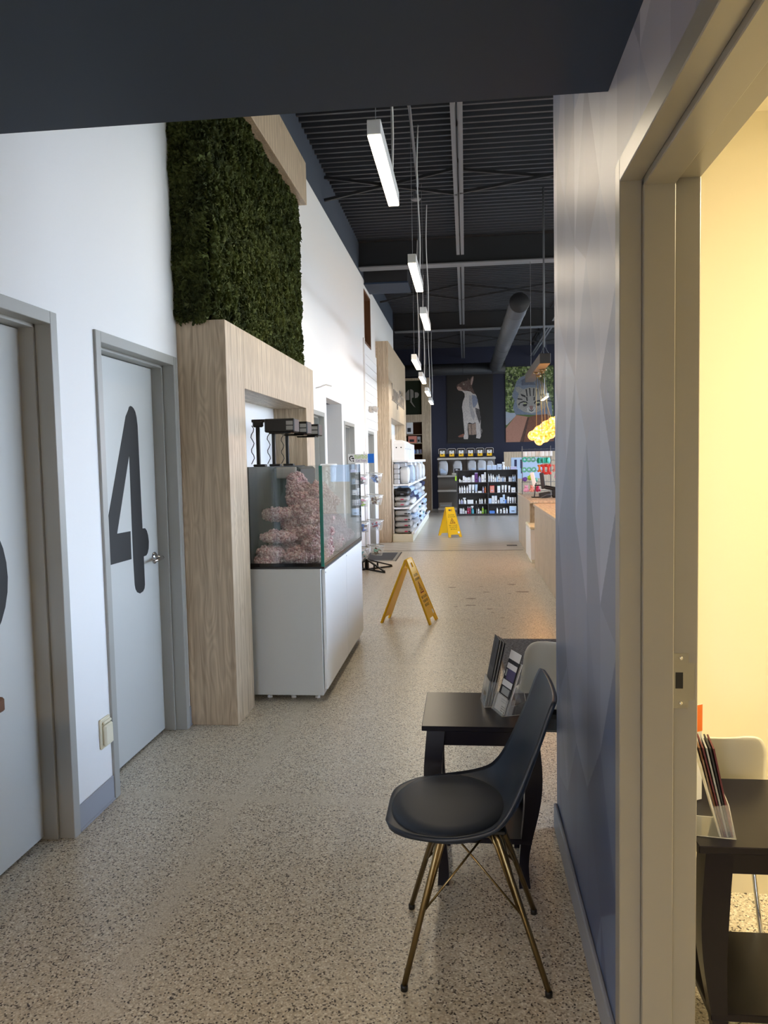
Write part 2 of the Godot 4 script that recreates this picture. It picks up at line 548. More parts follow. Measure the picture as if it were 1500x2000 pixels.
func tabby_print() -> ImageTexture:
	var img := Image.create(546, 882, false, Image.FORMAT_RGB8)
	img.fill(Color(0.3, 0.38, 0.18))
	rng.seed = 9
	for i in 900:
		var c: Color = [Color(0.42, 0.5, 0.25), Color(0.22, 0.3, 0.12), Color(0.52, 0.58, 0.36), Color(0.14, 0.18, 0.09), Color(0.6, 0.64, 0.48)][rng.randi() % 5]
		var p := Vector2(rng.randf() * 546, rng.randf() * 520)
		var a := []
		for k in 6:
			a.append(p + Vector2.from_angle(k * TAU / 6) * rng.randf_range(5, 20))
		fill_poly(img, a, c)
	var ox := 947.0
	var oy := -18.0
	fill_poly(img, pset([947, 500, 1000, 520, 1075, 520, 1060, 560, 960, 660, 947, 660], 1, ox, oy), Color(0.62, 0.65, 0.7))
	# body and ruff
	fill_poly(img, pset([1050, 230, 1075, 150, 1130, 100, 1200, 80, 1270, 90, 1330, 140, 1400, 200, 1440, 320, 1470, 420, 1480, 560, 1060, 540, 1030, 460, 1050, 380, 1020, 320], 1, ox, oy), Color(0.42, 0.46, 0.53))
	fill_poly(img, pset([1130, 140, 1200, 105, 1250, 120, 1290, 200, 1130, 200], 1, ox, oy), Color(0.3, 0.33, 0.4))
	# ears and head
	fill_poly(img, pset([1066, 260, 1062, 220, 1100, 216, 1150, 250, 1160, 300, 1100, 300], 1, ox, oy), Color(0.55, 0.55, 0.53))
	fill_poly(img, pset([1310, 250, 1350, 205, 1400, 200, 1420, 250, 1400, 300], 1, ox, oy), Color(0.52, 0.52, 0.52))
	fill_poly(img, pset([1100, 300, 1150, 250, 1220, 225, 1300, 235, 1370, 270, 1420, 330, 1440, 400, 1410, 460, 1330, 510, 1240, 535, 1150, 510, 1085, 460, 1070, 390], 1, ox, oy), Color(0.58, 0.56, 0.53))
	fill_poly(img, pset([1190, 470, 1240, 440, 1290, 470, 1280, 515, 1240, 530, 1195, 512], 1, ox, oy), Color(0.72, 0.7, 0.68))
	var furry := func(p: Vector2) -> bool:
		return p.x > 70 and p.y > 100 and p.y < 560 and Vector2((p.x - 300) / 240.0, (p.y - 340) / 250.0).length() < 1.0
	strokes(img, Rect2(60, 90, 480, 480), 7000, 9.0, [Color(0.7, 0.7, 0.7), Color(0.35, 0.36, 0.38), Color(0.55, 0.54, 0.52), Color(0.2, 0.2, 0.22)], PI / 2, 1.2, furry)
	var dark := Color(0.1, 0.1, 0.11)
	for v in [[1175, 250, 1190, 245, 1200, 330, 1190, 335], [1215, 235, 1228, 235, 1235, 330, 1224, 330], [1262, 240, 1276, 240, 1272, 330, 1262, 330], [1300, 250, 1314, 252, 1300, 330, 1290, 330], [1120, 300, 1170, 320, 1180, 345, 1130, 325], [1340, 310, 1390, 300, 1380, 320, 1335, 335], [1085, 350, 1140, 360, 1140, 372, 1085, 365], [1180, 340, 1196, 340, 1200, 385, 1186, 385], [1268, 340, 1282, 340, 1280, 380, 1266, 380], [1090, 420, 1110, 400, 1150, 385, 1190, 395, 1204, 420, 1190, 412, 1150, 400, 1112, 412, 1100, 440], [1268, 410, 1290, 386, 1330, 378, 1360, 395, 1362, 415, 1330, 394, 1296, 400, 1276, 425], [1140, 430, 1165, 415, 1195, 420, 1185, 445, 1155, 450], [1290, 430, 1310, 412, 1340, 418, 1335, 440, 1310, 448], [1400, 380, 1480, 392, 1480, 402, 1400, 392]]:
		fill_poly(img, pset(v, 1, ox, oy), dark)
	for v in [[1146, 404, 1180, 404, 1186, 418, 1160, 420], [1292, 404, 1326, 400, 1334, 412, 1304, 418]]:
		fill_poly(img, pset(v, 1, ox, oy), Color(0.66, 0.66, 0.5))
	fill_poly(img, pset([1216, 450, 1240, 440, 1264, 450, 1252, 488, 1240, 498, 1228, 488], 1, ox, oy), Color(0.5, 0.38, 0.36))
	fill_poly(img, pset([1208, 470, 1220, 490, 1240, 502, 1260, 490, 1272, 470, 1262, 500, 1240, 512, 1218, 500], 1, ox, oy), dark)
	# timber block in front
	fill_poly(img, pset([947, 700, 1070, 545, 1150, 560, 1210, 575, 1110, 864, 947, 864], 1, ox, oy), Color(0.66, 0.47, 0.39))
	fill_poly(img, pset([1210, 575, 1300, 552, 1420, 545, 1493, 620, 1493, 864, 1110, 864], 1, ox, oy), Color(0.43, 0.25, 0.17))
	fill_poly(img, pset([1196, 575, 1216, 575, 1150, 864, 1108, 864], 1, ox, oy), Color(0.25, 0.13, 0.09))
	var wood := func(p: Vector2) -> bool:
		return p.y > 590 and p.x < 520
	strokes(img, Rect2(0, 570, 540, 310), 3000, 10.0, [Color(0.72, 0.53, 0.45), Color(0.5, 0.33, 0.26), Color(0.6, 0.42, 0.34)], 2.0, 0.5, wood)
	img.resize(273, 441, Image.INTERPOLATE_LANCZOS)
	return ImageTexture.create_from_image(img)

# ---------------------------------------------------------------- scene
func _ready() -> void:
	# camera
	var cam := Camera3D.new()
	cam.name = "camera"
	cam.fov = 67.38
	cam.near = 0.05
	cam.far = 120.0
	cam.transform = Transform3D(Basis(Vector3(0.9941785, -0.02028639, -0.1058186), Vector3(0.01310537, 0.99759101, -0.06812072), Vector3(0.10694561, 0.06633737, 0.99204939)).orthonormalized(), Vector3(0, 1.54, 0))
	add_child(cam)
	cam.current = true
	# sky and exposure
	var env := Environment.new()
	env.background_mode = Environment.BG_SKY
	var sm := ProceduralSkyMaterial.new()
	sm.sky_top_color = Color(0.62, 0.76, 0.95)
	sm.sky_horizon_color = Color(0.86, 0.92, 0.99)
	sm.ground_bottom_color = Color(0.5, 0.5, 0.48)
	sm.ground_horizon_color = Color(0.74, 0.77, 0.79)
	sm.sky_curve = 0.25
	sm.sun_angle_max = 0.0
	var sky := Sky.new()
	sky.sky_material = sm
	env.sky = sky
	env.background_energy_multiplier = 17.0
	env.ambient_light_source = Environment.AMBIENT_SOURCE_SKY
	env.tonemap_mode = Environment.TONE_MAPPER_LINEAR
	env.tonemap_exposure = 1.08
	env.sdfgi_enabled = true
	env.ssao_enabled = true
	env.ssil_enabled = true
	var we := WorldEnvironment.new()
	we.name = "world"
	we.environment = env
	add_child(we)

	make_materials()
	build_shell()
	build_left_doors()
	build_portal()
	build_moss()
	build_tank()
	build_right_doorway()
	build_seating()
	build_exam()
	build_ceiling_gear()
	build_pendants()
	build_left_extras()
	build_signs_and_mats()
	build_toy_stand()
	build_gondola()
	build_counter()
	build_far_shop()

func area(called: String, at: Vector3, size: Vector2, energy: float, col: Color, parent: Node3D = null) -> AreaLight3D:
	var l := AreaLight3D.new()
	l.name = called
	l.area_size = size
	l.light_energy = energy
	l.light_color = col
	l.shadow_enabled = true
	l.set("area_range", 30.0)
	(parent if parent else self).add_child(l, true)
	l.position = at
	l.rotation.x = -PI / 2
	return l

# ---------------------------------------------------------------- setting
func build_shell() -> void:
	var s := ns()
	bx(s, Vector3(-5, -0.2, -13.0), Vector3(9.3, 0, 4))
	var fl := struct("floor", s, "terrazzo")
	# dark scuffs left on the chip floor
	rng.seed = 15
	for q in [[0.54, -9.43, 0.062], [0.215, -8.88, 0.043], [0.036, -8.47, 0.068], [-0.127, -8.0, 0.029], [0.025, -8.08, 0.064], [0.224, -7.88, 0.035], [0.244, -7.7, 0.022], [0.333, -7.44, 0.026], [0.327, -6.97, 0.02], [0.626, -8.9, 0.087], [0.474, -8.79, 0.027], [-0.067, -8.39, 0.015], [0.164, -9.27, 0.029], [-0.184, -9.22, 0.053], [0.345, -8.48, 0.011], [0.25, -8.43, 0.015]]:
		s = ns()
		var pts := []
		for k in 9:
			var a := TAU * k / 9
			pts.append(Vector2(cos(a) * q[2] * rng.randf_range(0.75, 1.05), sin(a) * q[2] * rng.randf_range(0.25, 0.75)))
		prism(s, pts, 0.0004, Transform3D(Basis(Vector3(1, 0, 0), -PI / 2), Vector3(q[0], 0.0001, q[1])))
		part("scuff", s, "scuff", fl)
	s = ns()
	bx(s, Vector3(-5, -0.2, -24.6), Vector3(9.3, 0, -13.006))
	struct("floor", s, "plank_floor")
	# left wall
	var holes := [[-2.955, -2.04, 0.0, 2.13], [-4.25, -3.341, 0.0, 2.122], [-8.88, -7.95, 0.0, 2.085], [-10.23, -9.09, 0.0, 2.31], [-11.31, -10.42, 0.0, 2.065], [-13.73, -12.89, 0.0, 2.03], [-13.66, -12.79, 3.5, 4.39]]
	s = ns()
	wall_z(s, -1.80, -1.645, -18.0, 3.4, 0.0, 4.54, holes)
	struct("wall_left", s, "white_wall")
	s = ns()
	bx(s, Vector3(-1.80, 4.54, -18.0), Vector3(-1.646, 5.06, -1.85))
	struct("wall_left", s, "grey_navy")
	# side passage behind the opening
	s = ns()
	bx(s, Vector3(-5.0, 0, -10.4), Vector3(-1.80, 2.5, -10.23))
	bx(s, Vector3(-5.0, 0, -9.09), Vector3(-1.80, 2.5, -8.95))
	bx(s, Vector3(-5.0, 0, -10.4), Vector3(-4.8, 2.5, -8.95))
	struct("wall_passage", s, "white_wall")
	s = ns()
	bx(s, Vector3(-5.0, 2.31, -10.4), Vector3(-1.80, 2.5, -8.95))
	struct("ceiling", s, "navy_paint")
	# low navy ceiling over the camera, with the bulkhead above its edge
	s = ns()
	bx(s, Vector3(-1.66, 2.434, -2.0), Vector3(0.36, 2.56, 3.4))
	bx(s, Vector3(-1.66, 2.5, -2.0), Vector3(0.36, 5.06, -1.86))
	struct("ceiling", s, "navy_paint")
	# right wall of the corridor with the printed covering, door opening to the exam room
	s = ns()
	wall_z(s, 0.3605, 0.51, -3.17, 3.4, 0.0, 5.06, [[-1.80, -0.80, 0.0, 2.15]])
	var wr := struct("wall_right", s, "white_wall")
	var wp := ns()
	var cuts := [[-3.172, -1.80, 0.0, 5.06], [-1.80, -0.80, 2.15, 2.6], [-0.80, 3.4, 0.0, 2.6]]
	for c in cuts:
		var p := []
		var uv := []
		for q in [[c[0], c[2]], [c[1], c[2]], [c[1], c[3]], [c[0], c[3]]]:
			p.append(Vector3(0.3592, q[1], q[0]))
			uv.append(Vector2((q[0] + 3.3) / 4.0, 1.0 - q[1] / 4.0))
		face(wp, p, Vector3(-1, 0, 0), uv)
		for e in [[0.3592, 0.3605]]:
			face(wp, [Vector3(e[0], c[2], c[0]), Vector3(e[1], c[2], c[0]), Vector3(e[1], c[3], c[0]), Vector3(e[0], c[3], c[0])], Vector3(0, 0, -1), [Vector2(0, 0), Vector2(0.001, 0), Vector2(0.001, 1), Vector2(0, 1)])
	part("wall_covering", wp, "paper_print", wr)
	s = ns()
	bx(s, Vector3(0.345, 0, -3.168), Vector3(0.3592, 0.105, -1.87), 0.004)
	struct("baseboard_right", s, "base_grey")
	# closing walls
	s = ns()
	bx(s, Vector3(-1.80, 0, 3.4), Vector3(-1.45, 2.9, 3.6))
	bx(s, Vector3(-0.75, 0, 3.4), Vector3(3.8, 2.9, 3.6))
	bx(s, Vector3(-1.45, 2.2, 3.4), Vector3(-0.75, 2.9, 3.6))
	bx(s, Vector3(-1.45, 0, 3.4), Vector3(-0.75, 0.08, 3.6))
	struct("wall_behind", s, "white_wall")
	# glazed entrance at the end of the corridor, behind the camera
	s = ns()
	for x in [-1.45, -0.81]:
		bx(s, Vector3(x, 0.08, 3.46), Vector3(x + 0.06, 2.2, 3.54))
	bx(s, Vector3(-1.45, 2.14, 3.46), Vector3(-0.75, 2.2, 3.54))
	bx(s, Vector3(-1.45, 0.08, 3.46), Vector3(-0.75, 0.2, 3.54))
	struct("window_6", s, "dark_steel")
	s = ns()
	bx(s, Vector3(0.51, 0, -3.17), Vector3(9.3, 5.06, -2.72))
	struct("wall_front", s, "exam_wall")
	s = ns()
	bx(s, Vector3(3.6, 0, -2.75), Vector3(3.8, 2.9, 3.4))
	struct("wall_exam", s, "exam_wall")
	s = ns()
	bx(s, Vector3(0.51, 2.66, -2.75), Vector3(3.8, 2.85, 3.4))
	struct("ceiling_exam", s, "exam_wall")
	s = ns()
	bx(s, Vector3(-5.2, 0, -24.5), Vector3(9.3, 5.06, -24.2))
	bx(s, Vector3(-5.2, 0, -24.5), Vector3(-4.9, 5.06, -17.8))
	bx(s, Vector3(-5.2, 0, -18.0), Vector3(-1.80, 5.06, -17.8))
	struct("wall_back", s, "navy_wall")
	# window wall of the shop, far to the right
	var wh := []
	for i in 5:
		wh.append([-23.3 + i * 4.0, -19.8 + i * 4.0, 0.35, 3.9])
	s = ns()
	wall_z(s, 8.6, 8.85, -24.5, -2.75, 0.0, 5.06, wh)
	struct("wall_window", s, "white_wall")
	for i in 5:
		s = ns()
		var z0: float = wh[i][0]
		var z1: float = wh[i][1]
		for z in [z0, (z0 + z1) / 2 - 0.03, z1 - 0.06]:
			bx(s, Vector3(8.68, 0.35, z), Vector3(8.76, 3.9, z + 0.06))
		for y in [0.35, 2.7, 3.84]:
			bx(s, Vector3(8.68, y, z0), Vector3(8.76, y + 0.06, z1))
		struct("window_%d" % (i + 1), s, "dark_steel")
	# roof slab and the ribbed steel deck under it
	s = ns()
	bx(s, Vector3(-5.2, 5.08, -24.6), Vector3(9.3, 5.3, -1.8))
	struct("ceiling_roof", s, "dark_steel")
	s = ns()
	var pitch := 0.1375
	var z := -2.0
	while z > -24.2:
		var a := [[0.0, 5.08], [0.012, 5.0], [0.044, 5.0], [0.056, 5.08], [pitch, 5.08]]
		for i in 4:
			var p0: Array = a[i]
			var p1: Array = a[i + 1]
			face(s, [Vector3(-5, p0[1] - 0.002, z - p0[0]), Vector3(9, p0[1] - 0.002, z - p0[0]), Vector3(9, p1[1] - 0.002, z - p1[0]), Vector3(-5, p1[1] - 0.002, z - p1[0])], Vector3(0, -1, 0.01 * (1 if i == 0 else -1)))
		z -= pitch
	struct("ceiling_deck", s, "dark_deck")
	# lights of the low corridor and of the exam room, both out of the frame
	for at in [Vector3(-0.75, 2.425, 1.3)]:
		var t := thing("ceiling_panel_light", "square ceiling light panel in the low navy corridor ceiling", "ceiling light", at)
		s = ns()
		bx(s, Vector3(-0.3, -0.01, -0.3), Vector3(0.3, 0.005, 0.3), 0.004)
		part("frame", s, "white", t)
		s = ns()
		bx(s, Vector3(-0.27, -0.014, -0.27), Vector3(0.27, -0.008, 0.27))
		part("diffuser", s, "panel_light", t)
		area("corridor_lamp", Vector3(0, -0.02, 0), Vector2(0.52, 0.52), 4.2, Color(1.0, 0.84, 0.62), t)
	var t2 := thing("exam_ceiling_light", "square ceiling light panel in the exam room", "ceiling light", Vector3(2.3, 2.65, -2.1))
	s = ns()
	bx(s, Vector3(-0.3, -0.01, -0.6), Vector3(0.3, 0.005, 0.6), 0.004)
	part("frame", s, "white", t2)
	s = ns()
	bx(s, Vector3(-0.27, -0.014, -0.57), Vector3(0.27, -0.008, 0.57))
	part("diffuser", s, "panel_light", t2)
	area("exam_lamp", Vector3(0, -0.02, 0), Vector2(0.52, 1.1), 9.5, Color(1.0, 0.92, 0.74), t2)

# steel door frame and leaf in the left wall
func left_door(n: int, z_far: float, z_near: float, top: float, leaf_mat: String) -> Node3D:
	var t := Node3D.new()
	t.name = "door_%d" % n
	add_child(t, true)
	t.set_meta("kind", "structure")
	var f := ns()
	var w := 0.05
	var X := -1.645
	# casing faces, returns and stops as one folded steel frame
	bx(f, Vector3(-1.70, 0, z_far), Vector3(X + 0.012, top, z_far + w), 0.002)
	bx(f, Vector3(-1.70, 0, z_near - w), Vector3(X + 0.012, top, z_near), 0.002)
	bx(f, Vector3(-1.70, top - w, z_far + w), Vector3(X + 0.012, top, z_near - w), 0.002)
	bx(f, Vector3(-1.80, 0, z_far), Vector3(-1.70, top, z_far + w + 0.014), 0.002)
	bx(f, Vector3(-1.80, 0, z_near - w - 0.014), Vector3(-1.70, top, z_near), 0.002)
	bx(f, Vector3(-1.80, top - w - 0.014, z_far + w), Vector3(-1.70, top, z_near - w), 0.002)
	part("door_frame", f, "frame_grey", t)
	var l := ns()
	bx(l, Vector3(-1.806, 0.012, z_far + w + 0.001), Vector3(-1.762, top - w - 0.017, z_near - w - 0.017), 0.002)
	part("door_leaf", l, leaf_mat, t)
	var b := ns()
	bx(b, Vector3(-1.84, 0, z_far + 0.01), Vector3(-1.808, top - 0.02, z_near - 0.01))
	part("door_back", b, "black", t)
	return t

func lever(t: Node3D, y: float, z: float) -> void:
	var h := Node3D.new()
	h.name = "door_handle"
	t.add_child(h, true)
	h.position = Vector3(-1.762, y, z)
	var s := ns(false)
	lathe(s, [Vector2(0.034, 0), Vector2(0.034, 0.006), Vector2(0.026, 0.012), Vector2(0.012, 0.016), Vector2(0.011, 0.05), Vector2(0.0, 0.052)], 20, Transform3D(Basis(Vector3(0, 0, 1), -PI / 2), Vector3.ZERO))
	part("rose", s, "chrome", h)
	s = ns(false)
	tube(s, [Vector3(0.045, 0, -0.012), Vector3(0.05, 0, 0.02), Vector3(0.05, -0.003, 0.07), Vector3(0.046, -0.006, 0.115)], [0.011, 0.012, 0.01, 0.008], 10)
	part("lever", s, "chrome", h)

func build_left_doors() -> void:
	var d5 := left_door(1, -2.985, -2.01, 2.16, "door_grey")
	var d4 := left_door(2, -4.28, -3.311, 2.152, "door_grey")
	lever(d4, 1.02, -4.155)
	# numeral 4 on the second door: plane of the leaf, (z, y) outline
	var T := Transform3D(Basis(Vector3(0, 0, 1), Vector3(0, 1, 0), Vector3(-1, 0, 0)), Vector3(-1.7605, 0, 0))
	var s := ns()
	var right := [-3.888, 1.6, -3.9, 1.835, -3.91, 1.85, -3.925, 1.857, -3.945, 1.856, -3.967, 1.846, -3.985, 1.83, -3.998, 1.80, -4.006, 1.757, -4.015, 1.199, -4.05, 1.197, -4.07, 1.182, -4.085, 1.155, -4.092, 1.118, -4.086, 1.082, -4.07, 1.057, -4.05, 1.046, -4.017, 1.045, -4.017, 0.89, -4.01, 0.87, -3.99, 0.857, -3.95, 0.852, -3.915, 0.865, -3.897, 0.885, -3.89, 0.91, -3.884, 1.05, -3.884, 1.2]
	prism(s, pset(right, 1.0), 0.0015, T)
	var left := [-3.888, 1.6, -3.708, 1.2, -3.864, 1.198, -3.862, 1.05, -3.617, 1.052, -3.617, 1.27, -3.625, 1.3, -3.866, 1.8, -3.9, 1.835]
	prism(s, pset(left, 1.0), 0.0015, T)
	part("numeral", s, "vinyl_black", d4).set_meta("label", "large black numeral 4")
	# numeral 5 on the first door
	s = ns()
	var o := []
	var inn := []
	for k in 25:
		var a := lerpf(2.55, -2.6, k / 24.0)
		o.append(Vector2(-2.515 - cos(a) * 0.25, 1.13 + sin(a) * 0.27))
		inn.append(Vector2(-2.515 - cos(a) * 0.13, 1.13 + sin(a) * 0.14))
	inn.reverse()
	prism(s, o + inn, 0.0015, T)
	prism(s, pset([-2.3, 1.25, -2.42, 1.29, -2.40, 1.68, -2.28, 1.80], 1.0), 0.0015, T)
	prism(s, pset([-2.28, 1.80, -2.40, 1.68, -2.72, 1.68, -2.72, 1.80], 1.0), 0.0015, T)
	part("numeral", s, "vinyl_black", d5).set_meta("label", "large black numeral 5, cut by the picture edge")
	left_door(3, -8.91, -7.92, 2.115, "door_grey")
	left_door(4, -11.34, -10.39, 2.095, "door_grey")
	left_door(5, -13.76, -12.86, 2.06, "door_grey")
	# baseboards between the doors
	for q in [[-3.309, -2.987], [-4.32, -4.282], [-7.918, -6.87], [-9.088, -8.912], [-10.388, -10.232], [-12.55, -11.342]]:
		s = ns()
		bx(s, Vector3(-1.645, 0, q[0]), Vector3(-1.638, 0.115, q[1]), 0.002)
		bx(s, Vector3(-1.645, 0, q[0]), Vector3(-1.633, 0.012, q[1]), 0.003)
		struct("baseboard_left", s, "base_grey")
	# cream cover plate low on the wall
	var t := thing("cover_plate", "cream plastic wall outlet cover between the two numbered doors", "outlet", Vector3(-1.645, 0.343, -3.245))
	s = ns()
	bx(s, Vector3(0, -0.068, -0.045), Vector3(0.012, 0.068, 0.045), 0.004)
	part("plate", s, "cream", t)
	s = ns()
	bx(s, Vector3(0.012, -0.056, -0.036), Vector3(0.03, 0.04, 0.036), 0.006)
	part("flap", s, "cream", t)
	s = ns()
	bx(s, Vector3(0.012, 0.043, -0.036), Vector3(0.024, 0.056, 0.036), 0.004)
	part("hinge", s, "cream", t)
	# wooden edge that pokes into the picture at the far left
	t = thing("wooden_side_stand", "brown wooden stand edge in front of the first numbered door", "stand", Vector3(-1.43, 0, -2.0))
	s = ns()
	bx(s, Vector3(-0.2, 0.79, -0.2), Vector3(0.0, 0.835, 0.2), 0.006)
	part("top", s, "brown", t)
	for q in [[-0.18, -0.1], [-0.12, -0.1], [-0.18, 0.1], [-0.12, 0.1]]:
		s = ns()
		bx(s, Vector3(q[0] - 0.012, 0, q[1] - 0.015), Vector3(q[0] + 0.012, 0.79, q[1] + 0.015), 0.003)
		part("leg", s, "brown", t)

# ---------------------------------------------------------------- ash portal, fascia, moss
func build_portal() -> void:
	var t := thing("wood_portal", "pale ash panelled portal around the aquarium", "wall panelling", Vector3(-1.357, 0, -5.59))
	var s := ns()
	bx(s, Vector3(-0.288, 0, 0.91), Vector3(0, 2.364, 1.27), 0.002)
	part("side_panel", s, "ash", t)
	s = ns()
	bx(s, Vector3(-0.288, 0, -1.27), Vector3(0, 2.364, -0.94), 0.002)
	part("side_panel", s, "ash", t)
	s = ns()
	bx(s, Vector3(-0.288, 2.005, -0.938), Vector3(0, 2.364, 0.908), 0.002)
	part("header_panel", s, "ash", t)
	s = ns()
	bx(s, Vector3(-0.288, 3.79, -6.79), Vector3(0, 4.15, -4.3), 0.003)
	solo("wood_fascia", s, "ash", "pale ash box panel capping the moss wall", "wall panelling", "", Vector3(-1.357, 0, 0))

func build_moss() -> void:
	var t := thing("moss_wall", "tall dark green preserved moss panel above the ash portal", "moss wall", Vector3(-1.645, 2.364, -5.55))
	var s := ns()
	bx(s, Vector3(0, 0, -1.21), Vector3(0.17, 1.426, 1.2), 0.02)
	part("backing", s, "moss_back", t)
	rng.seed = 31
	# one tuft: a puff of small curled blades
	var tm := ns()
	for k in 9:
		var a := rng.randf() * TAU
		var el := rng.randf_range(0.1, 1.3)
		var d := Vector3(cos(a) * cos(el), sin(a) * cos(el), sin(el))
		var side := d.cross(Vector3(rng.randf(), rng.randf(), 0.3)).normalized() * 0.011
		var b0 := Vector3(rng.randf_range(-0.006, 0.006), rng.randf_range(-0.006, 0.006), 0)
		var m0 := b0 + d * 0.016
		var tip := b0 + d * 0.026 + Vector3(0, -0.008, 0.0)
		for q in [[b0 - side * 0.5, b0 + side * 0.5, m0 + side, m0 - side], [m0 - side, m0 + side, tip + side * 0.35, tip - side * 0.35]]:
			face(tm, q, d.cross(side))
	var mesh := done(tm)
	var fn := FastNoiseLite.new()
	fn.frequency = 3.5
	fn.seed = 4
	fn.fractal_octaves = 3
	var mm := MultiMesh.new()
	mm.transform_format = MultiMesh.TRANSFORM_3D
	mm.use_colors = true
	mm.mesh = mesh
	var N := 30000
	mm.instance_count = N
	for i in N:
		var p: Vector3
		var n: Vector3
		var r := rng.randf()
		if r < 0.80:
			p = Vector3(0.17, rng.randf_range(0, 1.426), rng.randf_range(-1.2, 1.2))
			n = Vector3(1, 0, 0)
		elif r < 0.93:
			p = Vector3(rng.randf_range(0, 0.19), rng.randf_range(0, 1.426), 1.2)
			n = Vector3(0, 0, 1)
		else:
			p = Vector3(rng.randf_range(0, 0.19), rng.randf_range(0, 1.426), -1.21)
			n = Vector3(0, 0, -1)
		var h := fn.get_noise_3d(p.x * 1.5, p.y * 1.0, p.z * 1.6)
		var h2 := fn.get_noise_3d(p.x * 5.0 + 7.0, p.y * 3.5, p.z * 5.0)
		p += n * (0.03 + 0.03 * h + 0.018 * h2) + Vector3(rng.randf_range(-1, 1), rng.randf_range(-1, 1), rng.randf_range(-1, 1)) * 0.006
		var bz := (n + Vector3(rng.randf_range(-1, 1), rng.randf_range(-1.0, 0.6), rng.randf_range(-1, 1)) * 0.45).normalized()
		var bxv := Vector3.UP.cross(bz).normalized().rotated(bz, rng.randf() * TAU)
		var sc := rng.randf_range(0.7, 1.35)
		mm.set_instance_transform(i, Transform3D(Basis(bxv, bz.cross(bxv), bz) * Basis.from_scale(Vector3(sc, sc, sc)), p))
		var k := clampf(0.5 + 0.7 * h + rng.randf_range(-0.3, 0.3), 0.0, 1.0)
		var c := Color(0.03, 0.043, 0.011).lerp(Color(0.1, 0.125, 0.026), k)
		if rng.randf() < 0.05:
			c = c.lerp(Color(0.2, 0.23, 0.09), 0.6)
		mm.set_instance_color(i, c)
	var mi := MultiMeshInstance3D.new()
	mi.name = "moss"
	mi.multimesh = mm
	mi.material_override = M["moss"]
	mi.set_meta("kind", "stuff")
	t.add_child(mi, true)

